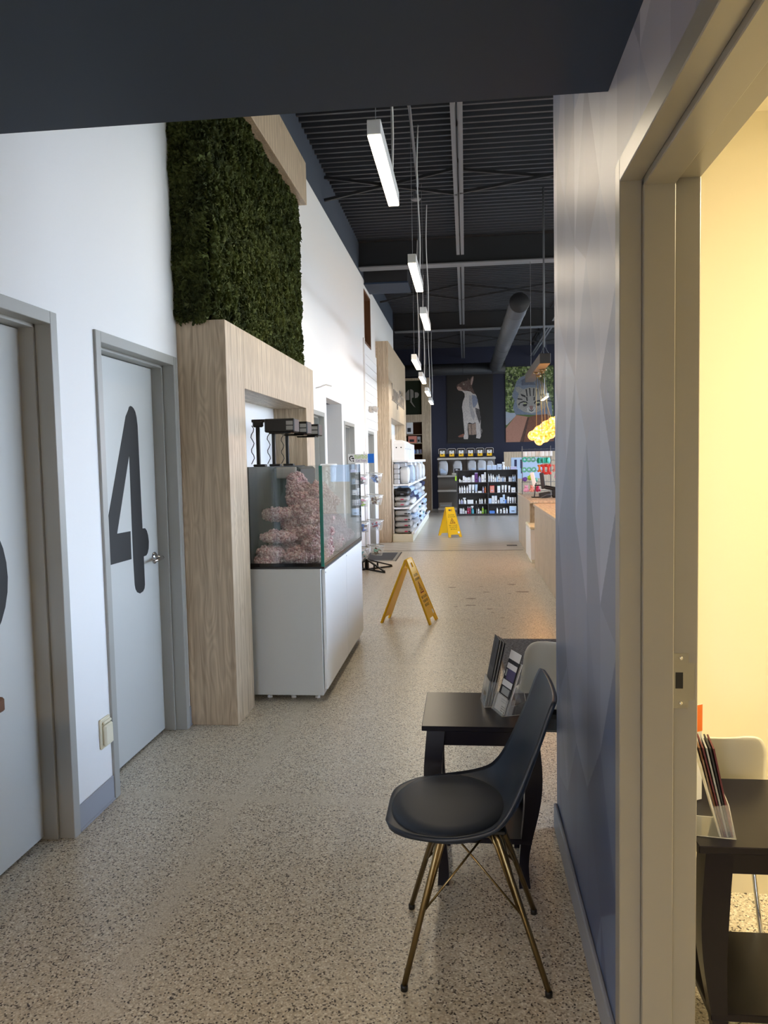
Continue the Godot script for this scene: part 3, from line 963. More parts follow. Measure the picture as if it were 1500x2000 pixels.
# ---------------------------------------------------------------- aquarium
func build_tank() -> void:
	var X0 := -1.39
	var X1 := -0.905
	var Z0 := -6.56
	var Z1 := -4.785
	# stand
	var t := thing("aquarium_cabinet", "white cabinet on small levelling feet carrying the glass aquarium", "cabinet", Vector3(-1.147, 0, -5.67))
	var s := ns()
	bx(s, Vector3(X0 + 1.147, 0.04, Z0 + 5.67), Vector3(X1 + 1.147 - 0.025, 0.862, Z1 + 5.67), 0.003)
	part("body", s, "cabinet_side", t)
	var L := (Z1 - Z0 - 0.05) / 2
	for k in 2:
		var zz := Z0 + 5.67 + 0.02 + k * (L + 0.004)
		s = ns()
		bx(s, Vector3(X1 + 1.147 - 0.022, 0.075, zz), Vector3(X1 + 1.147, 0.855, zz + L), 0.003)
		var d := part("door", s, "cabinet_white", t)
		s = ns(false)
		sphere(s, Vector3(X1 + 1.147 + 0.001, 0.835, zz + L - 0.012), Vector3(0.002, 0.006, 0.006), 8, 6)
		part("magnet", s, "steel", d)
	for q in [[-0.16, 0.8], [0.0, 0.8], [0.08, 0.74], [0.16, 0.8], [-0.16, 0.0], [0.17, 0.3], [0.17, -0.1], [0.17, -0.5], [-0.16, -0.8], [0.17, -0.8]]:
		s = ns(false)
		lathe(s, [Vector2(0.0, 0), Vector2(0.017, 0), Vector2(0.017, 0.014), Vector2(0.006, 0.018), Vector2(0.006, 0.042)], 10)
		var f := part("levelling_foot", s, "white", t)
		f.position = Vector3(q[0], 0, q[1])
	# tank
	t = thing("aquarium", "large frameless glass aquarium with green edge, standing dry", "aquarium", Vector3(-1.147, 0.863, -5.67))
	var o := Vector3(-1.147, 0.863, -5.67)
	var top := 0.655
	s = ns()
	bx(s, Vector3(X0, 0.863, Z0) - o, Vector3(X1, 0.875, Z1) - o)
	part("base_plate", s, "black", t)
	s = ns()
	bx(s, Vector3(X0, 0.876, Z1 - 0.011) - o, Vector3(X1 - 0.013, 0.898, Z1) - o)
	bx(s, Vector3(X1 - 0.011, 0.876, Z0) - o, Vector3(X1 + 0.001, 0.892, Z1 - 0.013) - o)
	part("black_trim", s, "black_gloss", t)
	s = ns()
	bx(s, Vector3(X0, 0.9, Z1 - 0.01) - o, Vector3(X1 - 0.021, 0.863 + top, Z1) - o)
	part("glass_pane", s, "glass", t)
	s = ns()
	bx(s, Vector3(X1 - 0.01, 0.894, Z0) - o, Vector3(X1, 0.863 + top, Z1 - 0.013) - o)
	part("glass_pane", s, "glass", t)
	s = ns()
	bx(s, Vector3(X0 + 0.01, 0.876, Z0) - o, Vector3(X1 - 0.013, 0.863 + top, Z0 + 0.01) - o)
	part("glass_pane", s, "glass", t)
	s = ns()
	bx(s, Vector3(X1 - 0.0205, 0.876, Z1 - 0.0125) - o, Vector3(X1 + 0.0005, 0.863 + top, Z1 + 0.0005) - o, 0.001)
	part("green_edge", s, "glass_edge", t).set_meta("label", "green polished glass corner edge")
	s = ns()
	bx(s, Vector3(X1 - 0.0125, 0.876, Z0 - 0.0005) - o, Vector3(X1 + 0.0005, 0.863 + top, Z0 + 0.0125) - o, 0.001)
	part("corner_seam", s, "black", t)
	s = ns()
	bx(s, Vector3(X0 - 0.001, 0.876, Z0 + 0.01) - o, Vector3(X0 + 0.008, 0.863 + top, Z1 - 0.012) - o)
	part("back_panel", s, "black_matt", t)
	# overflow box on the back panel with comb and sticker
	s = ns()
	bx(s, Vector3(X0 + 0.008, 0.876, -5.95) - o, Vector3(X0 + 0.215, 1.512, -5.38) - o, 0.02)
	var ob := part("overflow_box", s, "black_matt", t)
	s = ns()
	bx(s, Vector3(-1.345, 1.43, -5.38) - o, Vector3(-1.2, 1.51, -5.368) - o, 0.003)
	for k in 5:
		bx(s, Vector3(-1.335, 1.44 + k * 0.013, -5.37) - o, Vector3(-1.21, 1.446 + k * 0.013, -5.362) - o)
	part("comb", s, "grey_shelf", ob)
	s = ns()
	bx(s, Vector3(-1.275, 1.35, -5.3805) - o, Vector3(-1.235, 1.42, -5.376) - o)
	part("sticker", s, "white", ob)
	# rocks: knobbly, stacked to a ridge
	var rr := thing("reef_rock_pile", "pile of knobbly pink coral rock inside the glass aquarium", "rocks", Vector3(-1.12, 0.882, -5.5))
	var fn := FastNoiseLite.new()
	fn.noise_type = FastNoiseLite.TYPE_CELLULAR
	fn.cellular_distance_function = FastNoiseLite.DISTANCE_EUCLIDEAN
	fn.cellular_return_type = FastNoiseLite.RETURN_DISTANCE
	fn.frequency = 1.0
	var lo := FastNoiseLite.new()
	lo.frequency = 1.0
	lo.seed = 6
	rng.seed = 12
	# x, y, z, rx, ry, rz (world)
	var rocks := [
		[-1.08, 0.925, -5.0, 0.15, 0.04, 0.13], [-1.285, 0.945, -4.96, 0.085, 0.028, 0.09], [-1.3, 0.9, -4.9, 0.075, 0.02, 0.07],
		[-1.0, 0.98, -5.04, 0.08, 0.07, 0.13], [-1.16, 0.99, -5.06, 0.05, 0.085, 0.07], [-1.24, 0.97, -5.2, 0.07, 0.06, 0.1],
		[-1.05, 1.075, -5.12, 0.12, 0.035, 0.14], [-1.24, 1.048, -5.02, 0.125, 0.02, 0.09], [-1.17, 1.12, -5.16, 0.06, 0.05, 0.1],
		[-1.03, 1.15, -5.18, 0.09, 0.045, 0.14], [-1.12, 1.2, -5.2, 0.1, 0.045, 0.13], [-1.255, 1.19, -5.14, 0.12, 0.024, 0.09],
		[-1.05, 1.24, -5.22, 0.09, 0.05, 0.14], [-1.14, 1.28, -5.26, 0.075, 0.045, 0.12], [-1.17, 1.345, -5.3, 0.06, 0.045, 0.1],
		[-1.185, 1.395, -5.3, 0.038, 0.045, 0.06], [-1.02, 1.33, -5.28, 0.055, 0.045, 0.1], [-1.08, 1.31, -5.32, 0.06, 0.04, 0.1],
		[-1.1, 0.97, -5.5, 0.16, 0.08, 0.25], [-1.1, 1.12, -5.55, 0.12, 0.1, 0.2], [-1.05, 1.26, -5.5, 0.09, 0.06, 0.13],
		[-1.12, 0.94, -5.95, 0.15, 0.06, 0.25], [-1.08, 1.04, -5.9, 0.11, 0.08, 0.2], [-1.1, 0.93, -6.3, 0.13, 0.04, 0.18]]
	var knobs: Array[Transform3D] = []
	for k in rocks.size():
		var q: Array = rocks[k]
		var c := Vector3(q[0], q[1], q[2])
		var rad := Vector3(q[3], q[4], q[5])
		s = ns(false)
		var nu := 72
		var nv := 44
		var grid := []
		for j in nv + 1:
			var row := []
			var ph := -PI / 2 + PI * j / nv
			for i in nu:
				var th := TAU * i / nu
				var d := Vector3(cos(ph) * cos(th), sin(ph), cos(ph) * sin(th))
				var p := d * rad
				var w := p + c
				var big := lo.get_noise_3d(w.x * 9.0, w.y * 12.0, w.z * 9.0) * 0.03
				var bump := -fn.get_noise_3d(w.x * 30.0, w.y * 30.0, w.z * 30.0)
				p += d * (big + 0.02 * bump + 0.008)
				p.y = maxf(p.y, 0.884 - c.y)
				row.append(p + c - Vector3(-1.12, 0.882, -5.5))
			grid.append(row)
		var count := int(1500.0 * (rad.x * rad.y + rad.y * rad.z + rad.x * rad.z) / 0.03)
		for m in count:
			var jj := int(acos(1.0 - 2.0 * rng.randf()) / PI * nv)
			var g: Vector3 = grid[clampi(jj, 1, nv - 1)][rng.randi() % nu]
			var r := rng.randf_range(0.0035, 0.009)
			var away: Vector3 = (g - (c - Vector3(-1.12, 0.882, -5.5))).normalized()
			if g.y > 0.006:
				knobs.append(Transform3D(Basis.from_euler(Vector3(rng.randf() * 6, rng.randf() * 6, 0)) * Basis.from_scale(Vector3(r, r * rng.randf_range(0.8, 1.5), r)), g + away * r * 0.5))
		for j in nv:
			for i in nu:
				var i2 := (i + 1) % nu
				for v in [[j, i], [j, i2], [j + 1, i2], [j, i], [j + 1, i2], [j + 1, i]]:
					s.add_vertex(grid[v[0]][v[1]])
		part("rock", s, "reef", rr)
	s = ns(false)
	sphere(s, Vector3.ZERO, Vector3.ONE, 8, 6)
	var km := MultiMesh.new()
	km.transform_format = MultiMesh.TRANSFORM_3D
	km.use_colors = true
	km.mesh = done(s)
	km.instance_count = knobs.size()
	for i in knobs.size():
		km.set_instance_transform(i, knobs[i])
		km.set_instance_color(i, Color(0.42, 0.24, 0.25).lerp(Color(0.78, 0.62, 0.6), pow(rng.randf(), 1.3)))
	var kn := MultiMeshInstance3D.new()
	kn.name = "nodules"
	kn.multimesh = km
	kn.material_override = M["knob"]
	kn.set_meta("kind", "stuff")
	rr.add_child(kn, true)
	# lamp arms and light boxes
	for k in 3:
		var z := -5.02 - k * 0.42
		var x := -1.195
		var lt := thing("aquarium_light", ["nearest black aquarium light box on its arm", "middle black aquarium light box on its arm", "farthest black aquarium light box on its arm"][k], "aquarium light", Vector3(-1.375, 1.52, z), 0.0, "black light boxes over the aquarium")
		s = ns()
		bx(s, Vector3(-0.012, 0, -0.012), Vector3(0.012, 0.285, 0.012), 0.003)
		bx(s, Vector3(-0.03, -0.002, -0.03), Vector3(0.05, 0.014, 0.03), 0.004)
		bx(s, Vector3(-0.03, 0.26, -0.022), Vector3(0.035, 0.3, 0.022), 0.008)
		part("post", s, "black", lt)
		s = ns()
		bx(s, Vector3(-0.04, 0.292, -0.01), Vector3(x + 1.375 - 0.1, 0.312, 0.01), 0.003)
		part("arm", s, "black", lt)
		s = ns()
		bx(s, Vector3(x + 1.375 - 0.115, 0.222, -0.075), Vector3(x + 1.375 + 0.085, 0.31, 0.075), 0.006)
		var b := part("lamp_body", s, "black", lt)
		s = ns()
		bx(s, Vector3(x + 1.375 - 0.09, 0.212, -0.06), Vector3(x + 1.375 + 0.055, 0.224, 0.06), 0.003)
		part("lens", s, "black_gloss", b)
		s = ns()
		for j in 2:
			bx(s, Vector3(x + 1.375 + 0.03, 0.236 + j * 0.032, 0.0735), Vector3(x + 1.375 + 0.075, 0.262 + j * 0.032, 0.0765), 0.001)
		part("vent", s, "paper_grey", b)
		s = ns(false)
		var pts := []
		for j in 14:
			pts.append(Vector3(-0.03 + 0.012 * sin(j * 1.3), 0.27 - j * 0.0195, 0.03 + 0.006 * cos(j * 1.1)))
		tube(s, pts, 0.003, 5)
		part("cord", s, "black", lt)

# ---------------------------------------------------------------- doorway on the right
func build_right_doorway() -> void:
	var t := Node3D.new()
	t.name = "door_6"
	add_child(t, true)
	t.set_meta("kind", "structure")
	var zf := -1.797
	var zn := -0.80
	var H := 2.148
	var f := ns()
	for q in [[zf - 0.05, zf], [zn, zn + 0.05]]:
		bx(f, Vector3(0.347, 0, q[0]), Vector3(0.396, H + 0.05, q[1]), 0.002)
		bx(f, Vector3(0.465, 0, q[0]), Vector3(0.522, H + 0.05, q[1]), 0.002)
	bx(f, Vector3(0.396, 0, zf - 0.03), Vector3(0.465, H, zf + 0.015), 0.002)
	bx(f, Vector3(0.396, 0, zn - 0.015), Vector3(0.465, H, zn + 0.03), 0.002)
	bx(f, Vector3(0.347, H, zf), Vector3(0.396, H + 0.05, zn), 0.002)
	bx(f, Vector3(0.396, H - 0.015, zf), Vector3(0.465, H + 0.04, zn), 0.002)
	bx(f, Vector3(0.465, H, zf), Vector3(0.522, H + 0.05, zn), 0.002)
	part("door_frame", f, "frame_tan", t)
	# strike plate in the rabbet
	var k := Node3D.new()
	k.name = "strike_plate"
	t.add_child(k, true)
	k.position = Vector3(0.467, 1.022, zf)
	var s := ns()
	bx(s, Vector3(0.0, 0.02, -0.001), Vector3(0.034, 0.064, 0.0015))
	bx(s, Vector3(0.0, -0.064, -0.001), Vector3(0.034, -0.018, 0.0015))
	bx(s, Vector3(0.022, -0.018, -0.001), Vector3(0.034, 0.02, 0.0015))
	bx(s, Vector3(0.0, -0.018, -0.001), Vector3(0.005, 0.02, 0.0015))
	bx(s, Vector3(0.034, -0.045, -0.001), Vector3(0.047, 0.042, 0.0015))
	part("plate", s, "steel", k)
	s = ns()
	bx(s, Vector3(0.0045, -0.018, -0.002), Vector3(0.0225, 0.02, 0.0005))
	part("latch_hole", s, "black", k)
	for y in [-0.052, 0.053]:
		s = ns(false)
		lathe(s, [Vector2(0.0045, 0), Vector2(0.004, 0.0022), Vector2(0, 0.0024)], 10, Transform3D(Basis(Vector3(1, 0, 0), PI / 2), Vector3(0.017, y, 0.001)))
		part("screw", s, "chrome", k)

# one-piece moulded shell that faces -x; rows of x, y, half width, side curl
func shell_mesh(rows: Array, thick: float) -> SurfaceTool:
	var st := ns(false)
	var n := rows.size()
	var S := 44
	var Tn := 26
	var top := []
	var bot := []
	for i in S + 1:
		var u := i / float(S) * (n - 1)
		var k := mini(int(u), n - 2)
		var fr := u - k
		var v := []
		for c in 4:
			v.append(cubic_interpolate(rows[k][c], rows[k + 1][c], rows[maxi(k - 1, 0)][c], rows[mini(k + 2, n - 1)][c], fr))
		var u2 := minf(u + 0.05, n - 1.0)
		var u1 := maxf(u - 0.05, 0.0)
		var pa := _row_at(rows, u1)
		var pb := _row_at(rows, u2)
		var tang := (pb - pa).normalized()
		var nor := Vector2(-tang.y, tang.x)
		var ra := []
		var rb := []
		for j in Tn + 1:
			var w := -1.0 + 2.0 * j / Tn
			var c: float = v[3] * pow(absf(w), 2.4)
			var e := Vector2(v[0], v[1]) + nor * c
			ra.append(Vector3(e.x, e.y, v[2] * w))
			var e2 := e - nor * thick
			rb.append(Vector3(e2.x, e2.y, v[2] * w))
		top.append(ra)
		bot.append(rb)
	for i in S:
		for j in Tn:
			var na: Vector3 = (top[i + 1][j] - top[i][j]).cross(top[i][j + 1] - top[i][j])
			var ref: Vector3 = top[i][j] - bot[i][j]
			face(st, [top[i][j], top[i + 1][j], top[i + 1][j + 1], top[i][j + 1]], na * signf(na.dot(ref)))
			face(st, [bot[i][j], bot[i + 1][j], bot[i + 1][j + 1], bot[i][j + 1]], -na * signf(na.dot(ref)))
	for i in S:
		face(st, [top[i][0], top[i + 1][0], bot[i + 1][0], bot[i][0]], Vector3(0, 0, -1))
		face(st, [top[i][Tn], top[i + 1][Tn], bot[i + 1][Tn], bot[i][Tn]], Vector3(0, 0, 1))
	for j in Tn:
		face(st, [top[0][j], top[0][j + 1], bot[0][j + 1], bot[0][j]], Vector3(-1, 0, 0))
		face(st, [top[S][j], top[S][j + 1], bot[S][j + 1], bot[S][j]], Vector3(0.2, 1, 0))
	return st

func _row_at(rows: Array, u: float) -> Vector2:
	var k := mini(int(u), rows.size() - 2)
	var fr := u - k
	var o := []
	for c in 2:
		o.append(cubic_interpolate(rows[k][c], rows[k + 1][c], rows[maxi(k - 1, 0)][c], rows[mini(k + 2, rows.size() - 1)][c], fr))
	return Vector2(o[0], o[1])

func side_table(label: String, at: Vector3, w: float, d: float, h: float) -> Node3D:
	var t := thing("side_table", label, "side table", at)
	var s := ns()
	bx(s, Vector3(-w / 2, h - 0.018, -d / 2), Vector3(w / 2, h, d / 2), 0.002)
	part("tabletop", s, "espresso", t)
	s = ns()
	var a := w / 2 - 0.03
	var b := d / 2 - 0.02
	for q in [[-a, -b, a, -b + 0.016], [-a, b - 0.016, a, b], [-a, -b, -a + 0.016, b], [a - 0.016, -b, a, b]]:
		bx(s, Vector3(q[0], h - 0.075, q[1]), Vector3(q[2], h - 0.018, q[3]), 0.001)
	part("apron", s, "espresso", t)
	for sx in [-1.0, 1.0]:
		for sz in [-1.0, 1.0]:
			s = ns(false)
			var prof := []
			for i in 15:
				var v := i / 14.0
				var y := (h - 0.018) * (1.0 - v)
				var off := 0.02 * sin(v * TAU * 0.85) * (0.55 + 0.45 * v)
				var hw := lerpf(0.032, 0.016, smoothstep(0.2, 0.9, v)) + 0.004 * smoothstep(0.8, 1.0, v)
				prof.append([y, off, hw])
			for i in 14:
				var lo_: Array = prof[i + 1]
				var hi_: Array = prof[i]
				for side in 4:
					var ang := side * PI / 2
					var n := Vector3(cos(ang), 0, sin(ang))
					var u := Vector3(-sin(ang), 0, cos(ang))
					var ca := Vector3(sx * (a - 0.02 + hi_[1]), hi_[0], sz * (b - 0.02 + hi_[1]))
					var cb := Vector3(sx * (a - 0.02 + lo_[1]), lo_[0], sz * (b - 0.02 + lo_[1]))
					s.set_smooth_group(side + 1)
					face(s, [ca + (n - u) * hi_[2], ca + (n + u) * hi_[2], cb + (n + u) * lo_[2], cb + (n - u) * lo_[2]], n)
			part("leg", s, "espresso", t)
	s = ns()
	bx(s, Vector3(-a + 0.01, 0.165, -b + 0.01), Vector3(a - 0.01, 0.185, b - 0.01), 0.002)
	part("lower_shelf", s, "espresso", t)
	return t

func white_chair(label: String, at: Vector3, turn: float) -> Node3D:
	var t := thing("white_chair", label, "chair", at, turn)
	var rows := [[-0.25, 0.43, 0.12, 0.0], [-0.246, 0.448, 0.17, 0.0], [-0.22, 0.458, 0.205, 0.004], [-0.15, 0.452, 0.228, 0.02], [-0.06, 0.44, 0.236, 0.04], [0.03, 0.438, 0.236, 0.055], [0.1, 0.452, 0.232, 0.062], [0.15, 0.49, 0.226, 0.06], [0.178, 0.55, 0.215, 0.05], [0.2, 0.63, 0.203, 0.04], [0.222, 0.71, 0.192, 0.03], [0.234, 0.75, 0.172, 0.024], [0.239, 0.768, 0.145, 0.018], [0.241, 0.775, 0.1, 0.01]]
	part("shell", shell_mesh(rows, 0.008), "white_shell", t)
	var u := ns()
	bx(u, Vector3(-0.13, 0.35, -0.15), Vector3(0.13, 0.428, 0.15), 0.015)
	part("seat_frame", u, "black", t)
	for sx in [-1.0, 1.0]:
		for sz in [-1.0, 1.0]:
			var s := ns(false)
			tube(s, [Vector3(sx * 0.1, 0.425, sz * 0.11), Vector3(sx * 0.15, 0.40, sz * 0.16), Vector3(sx * 0.2, 0.1, sz * 0.185), Vector3(sx * 0.208, 0.012, sz * 0.19)], 0.0095, 10)
			var leg := part("leg", s, "chrome", t)
			s = ns(false)
			lathe(s, [Vector2(0, 0), Vector2(0.016, 0), Vector2(0.017, 0.006), Vector2(0.01, 0.013), Vector2(0.0, 0.014)], 12, Transform3D(Basis.IDENTITY, Vector3(sx * 0.208, 0, sz * 0.19)))
			part("glide", s, "steel", leg)
	return t

# clear holder that faces -x and leans back to +x; leaves stay top-level
func holder(label: String, at: Vector3, turn: float, w: float, h: float, lean: float) -> Node3D:
	var t := thing("leaflet_holder", label, "leaflet holder", at, turn)
	var s := ns()
	var d := 0.0025
	var B := Basis(Vector3(0, 0, 1), -lean)
	bx(s, Vector3(0.03, 0.0, -w / 2), Vector3(0.03 + d, h, w / 2), 0.0008, Transform3D(B, Vector3.ZERO))
	part("back_panel", s, "acrylic", t)
	s = ns()
	bx(s, Vector3(-0.005, 0.0, -w / 2), Vector3(-0.005 + d, h * 0.42, w / 2), 0.0008, Transform3D(B, Vector3.ZERO))
	part("front_pocket", s, "acrylic", t)
	s = ns()
	bx(s, Vector3(-0.006, 0, -w / 2), Vector3(0.10, 0.0025, w / 2), 0.0008)
	part("base", s, "acrylic", t)
	s = ns()
	for z in [-w / 2, w / 2 - d]:
		s = ns()
		bx(s, Vector3(-0.003, 0.0, z), Vector3(0.031, h * 0.42, z + d), 0.0006, Transform3D(B, Vector3.ZERO))
		part("side_wall", s, "acrylic", t)
	s = ns()
	# strut that props the back and the bright cut edges
	bx(s, Vector3(0.0, 0.0, -w / 2), Vector3(0.0025, h * 0.5, w / 2), 0.0006, Transform3D(Basis(Vector3(0, 0, 1), lean * 0.5), Vector3(0.097, 0.0, 0)))
	part("prop", s, "acrylic", t)
	s = ns(false)
	for z in [-w / 2, w / 2]:
		tube(s, [Vector3(-0.005, 0.001, z), Vector3(0.1, 0.001, z)], 0.0011, 5)
		tube(s, [B * Vector3(-0.004, 0.0, z), B * Vector3(-0.004, h * 0.42, z)], 0.0011, 5)
		tube(s, [Vector3(0.097, 0.001, z), Vector3(0.097, 0, z) + Vector3(-sin(lean * 0.5), cos(lean * 0.5), 0) * h * 0.5], 0.0011, 5)
	tube(s, [B * Vector3(-0.004, h * 0.42, -w / 2), B * Vector3(-0.004, h * 0.42, w / 2)], 0.0011, 5)
	part("cut_edge", s, "acrylic_edge", t)
	return t

# printed card standing in a holder: same frame as the holder
func leaf_card(called: String, label: String, category: String, at: Vector3, turn: float, lean: float, x: float, w: float, h: float, th: float, m, prints: Array, group := "") -> Node3D:
	var t := thing(called, label, category, at, turn, group)
	var B := Basis(Vector3(0, 0, 1), -lean)
	var s := ns()
	bx(s, Vector3(x, 0.004, -w / 2), Vector3(x + th, h, w / 2), 0.0003, Transform3D(B, Vector3.ZERO))
	part("sheet", s, m, t)
	for q in prints:   # [z0, z1, y0, y1, material]
		s = ns()
		bx(s, Vector3(x - 0.0006, q[2], q[0]), Vector3(x + 0.0002, q[3], q[1]), 0.0, Transform3D(B, Vector3.ZERO))
		part("print", s, q[4], t)
	return t

func build_seating() -> void:
	# navy shell chair on gold legs
	var t := thing("navy_chair", "navy moulded chair with padded round seat on brass legs in front of the dark table", "chair", Vector3(0.004, 0, -2.338))
	var rows := [[-0.262, 0.438, 0.05, 0.0], [-0.263, 0.448, 0.075, 0.0], [-0.252, 0.458, 0.12, 0.001], [-0.222, 0.459, 0.166, 0.004], [-0.17, 0.455, 0.205, 0.012], [-0.08, 0.446, 0.23, 0.026], [0.01, 0.446, 0.232, 0.04], [0.08, 0.464, 0.229, 0.046], [0.122, 0.505, 0.221, 0.045], [0.15, 0.565, 0.212, 0.038], [0.177, 0.645, 0.201, 0.03], [0.207, 0.74, 0.193, 0.022], [0.227, 0.808, 0.188, 0.018], [0.2385, 0.843, 0.182, 0.015], [0.241, 0.85, 0.168, 0.012]]
	part("shell", shell_mesh(rows, 0.014), "navy_shell", t)
	var s := ns(false)
	lathe(s, [Vector2(0.985, -0.004), Vector2(1.0, 0.006), Vector2(0.985, 0.016), Vector2(0.93, 0.025), Vector2(0.8, 0.031), Vector2(0.5, 0.035), Vector2(0, 0.036)], 40, Transform3D(Basis.from_scale(Vector3(0.18, 1, 0.219)), Vector3(-0.07, 0.452, 0)))
	part("seat_pad", s, "navy_pad", t)
	s = ns()
	bx(s, Vector3(-0.12, 0.425, -0.11), Vector3(0.1, 0.44, 0.11), 0.004)
	part("seat_plate", s, "black", t)
	var feet := [Vector3(-0.203, 0, 0.206), Vector3(0.212, 0, 0.2), Vector3(-0.21, 0, -0.204), Vector3(0.204, 0, -0.204)]
	var tops := []
	for f in feet:
		var sx := signf(f.x)
		var sz := signf(f.z)
		var tp := Vector3(-0.01 + sx * 0.082, 0.425, sz * 0.10)
		tops.append(tp)
		s = ns(false)
		var dir: Vector3 = (f - tp).normalized()
		tube(s, [tp + Vector3(-sx * 0.035, 0.012, -sz * 0.035), tp + Vector3(-sx * 0.012, 0.006, -sz * 0.012), tp + dir * 0.02, f + Vector3(0, 0.014, 0) - dir * 0.002], [0.009, 0.0092, 0.0092, 0.0088], 12)
		# the second rod of the doubled upper leg
		tube(s, [tp + Vector3(-sx * 0.02, 0.006, sz * 0.008), tp + dir * 0.03 + Vector3(-sx * 0.012, 0, sz * 0.004), tp + dir * 0.22 + Vector3(-sx * 0.006, 0, sz * 0.002)], [0.0065, 0.0065, 0.005], 8)
		var leg := part("leg", s, "gold", t)
		s = ns(false)
		lathe(s, [Vector2(0, 0), Vector2(0.0105, 0), Vector2(0.0108, 0.014), Vector2(0.0095, 0.017), Vector2(0, 0.017)], 12, Transform3D(Basis.IDENTITY, Vector3(f.x, 0, f.z)))
		part("foot_cap", s, "black", leg)
	for pr in [[0, 1], [2, 3], [0, 2], [1, 3]]:
		for k in 2:
			var i: int = pr[k]
			var j: int = pr[1 - k]
			var lowp: Vector3 = tops[i].lerp(feet[i], 0.52)
			var hip: Vector3 = tops[j].lerp(tops[i], 0.18) + Vector3(0, 0.005, 0)
			s = ns(false)
			tube(s, [lowp, hip], 0.0032, 6)
			part("cross_brace", s, "gold", t)
	# dark table with two leaflet holders
	side_table("dark side table with curved legs between the navy chair and the white chair", Vector3(0.044, 0, -2.857), 0.425, 0.402, 0.602)
	var h1 := Vector3(0.055, 0.602, -2.925)
	holder("tall clear acrylic holder with grey brochures on the corridor table", h1, 0.12, 0.105, 0.24, 0.2)
	for k in 5:
		leaf_card("grey_brochure", "%s grey folded brochure from the front in the tall clear holder" % ORD[k], "brochure", h1, 0.12, 0.2 + 0.006 * k, 0.003 + k * 0.0045, 0.1, 0.262 - 0.002 * k, 0.0022, "paper_grey" if k % 2 else "ink", [[-0.045, 0.0, 0.2, 0.245, "ink"], [-0.048, 0.048, 0.02, 0.15, "black"]] if k == 0 else [], "grey brochures in the tall holder")
	var h2 := Vector3(0.105, 0.602, -2.815)
	holder("low clear acrylic holder with a black and white flyer on the corridor table", h2, 0.35, 0.1, 0.16, 0.32)
	leaf_card("flyer", "slim black and white flyer with a small cat photo on the corridor table", "flyer", h2, 0.35, 0.32, 0.004, 0.095, 0.235, 0.003, "ink",
		[[-0.0475, 0.0475, 0.2, 0.233, "paper"], [-0.042, 0.042, 0.165, 0.185, "paper"], [-0.025, 0.042, 0.125, 0.165, "purple"], [-0.04, -0.028, 0.135, 0.16, "paper_grey"], [-0.042, 0.042, 0.1, 0.122, "paper"], [-0.03, 0.035, 0.07, 0.095, "paper_grey"], [-0.0475, 0.0475, 0.005, 0.062, "paper"], [-0.01, 0.04, 0.05, 0.055, "paper_grey"], [-0.01, 0.04, 0.042, 0.046, "paper_grey"], [0.005, 0.042, 0.026, 0.03, "ink"], [0.005, 0.042, 0.018, 0.022, "ink"], [0.005, 0.042, 0.01, 0.014, "ink"]])
	leaf_card("flyer", "plain white flyer tucked behind the black and white flyer", "flyer", h2, 0.35, 0.33, 0.012, 0.095, 0.2, 0.004, "paper", [])
	white_chair("white moulded chair on chrome legs past the wall end, beyond the dark table", Vector3(0.44, 0, -3.43), -PI / 2 - 0.06)

func build_exam() -> void:
	side_table("dark side table with lower shelf inside the exam room", Vector3(0.80, 0, -2.022), 0.53, 0.4, 0.618)
	white_chair("white moulded chair behind the dark table in the exam room", Vector3(0.704, 0, -2.46), -PI / 2).scale = Vector3(0.88, 0.94, 0.8)
	var h := Vector3(0.635, 0.618, -1.915)
	holder("clear acrylic holder full of magazines on the exam room table", h, PI - 0.15, 0.11, 0.2, 0.2)
	for k in 6:
		leaf_card("magazine", "%s magazine from the right in the clear holder on the exam table" % ORD[k], "magazine", h, PI - 0.15, 0.2 + 0.012 * k, 0.0 + k * 0.0052, 0.1, 0.222 + 0.002 * k, 0.004, ["maroon", "ink", "paper_grey", "maroon", "brown", "cream"][k], [], "magazines in the exam room")
	var h2 := Vector3(0.57, 0.618, -2.06)
	holder("second clear holder with an orange leaflet half hidden by the door frame", h2, PI, 0.1, 0.16, 0.12)
	leaf_card("orange_leaflet", "white leaflet with orange heading just past the door frame", "leaflet", h2, PI / 2 + 0.5, 0.0, -0.01, 0.09, 0.262, 0.003, "paper", [[-0.045, 0.045, 0.19, 0.262, "orange"], [-0.02, 0.02, 0.1, 0.13, "ink"]])

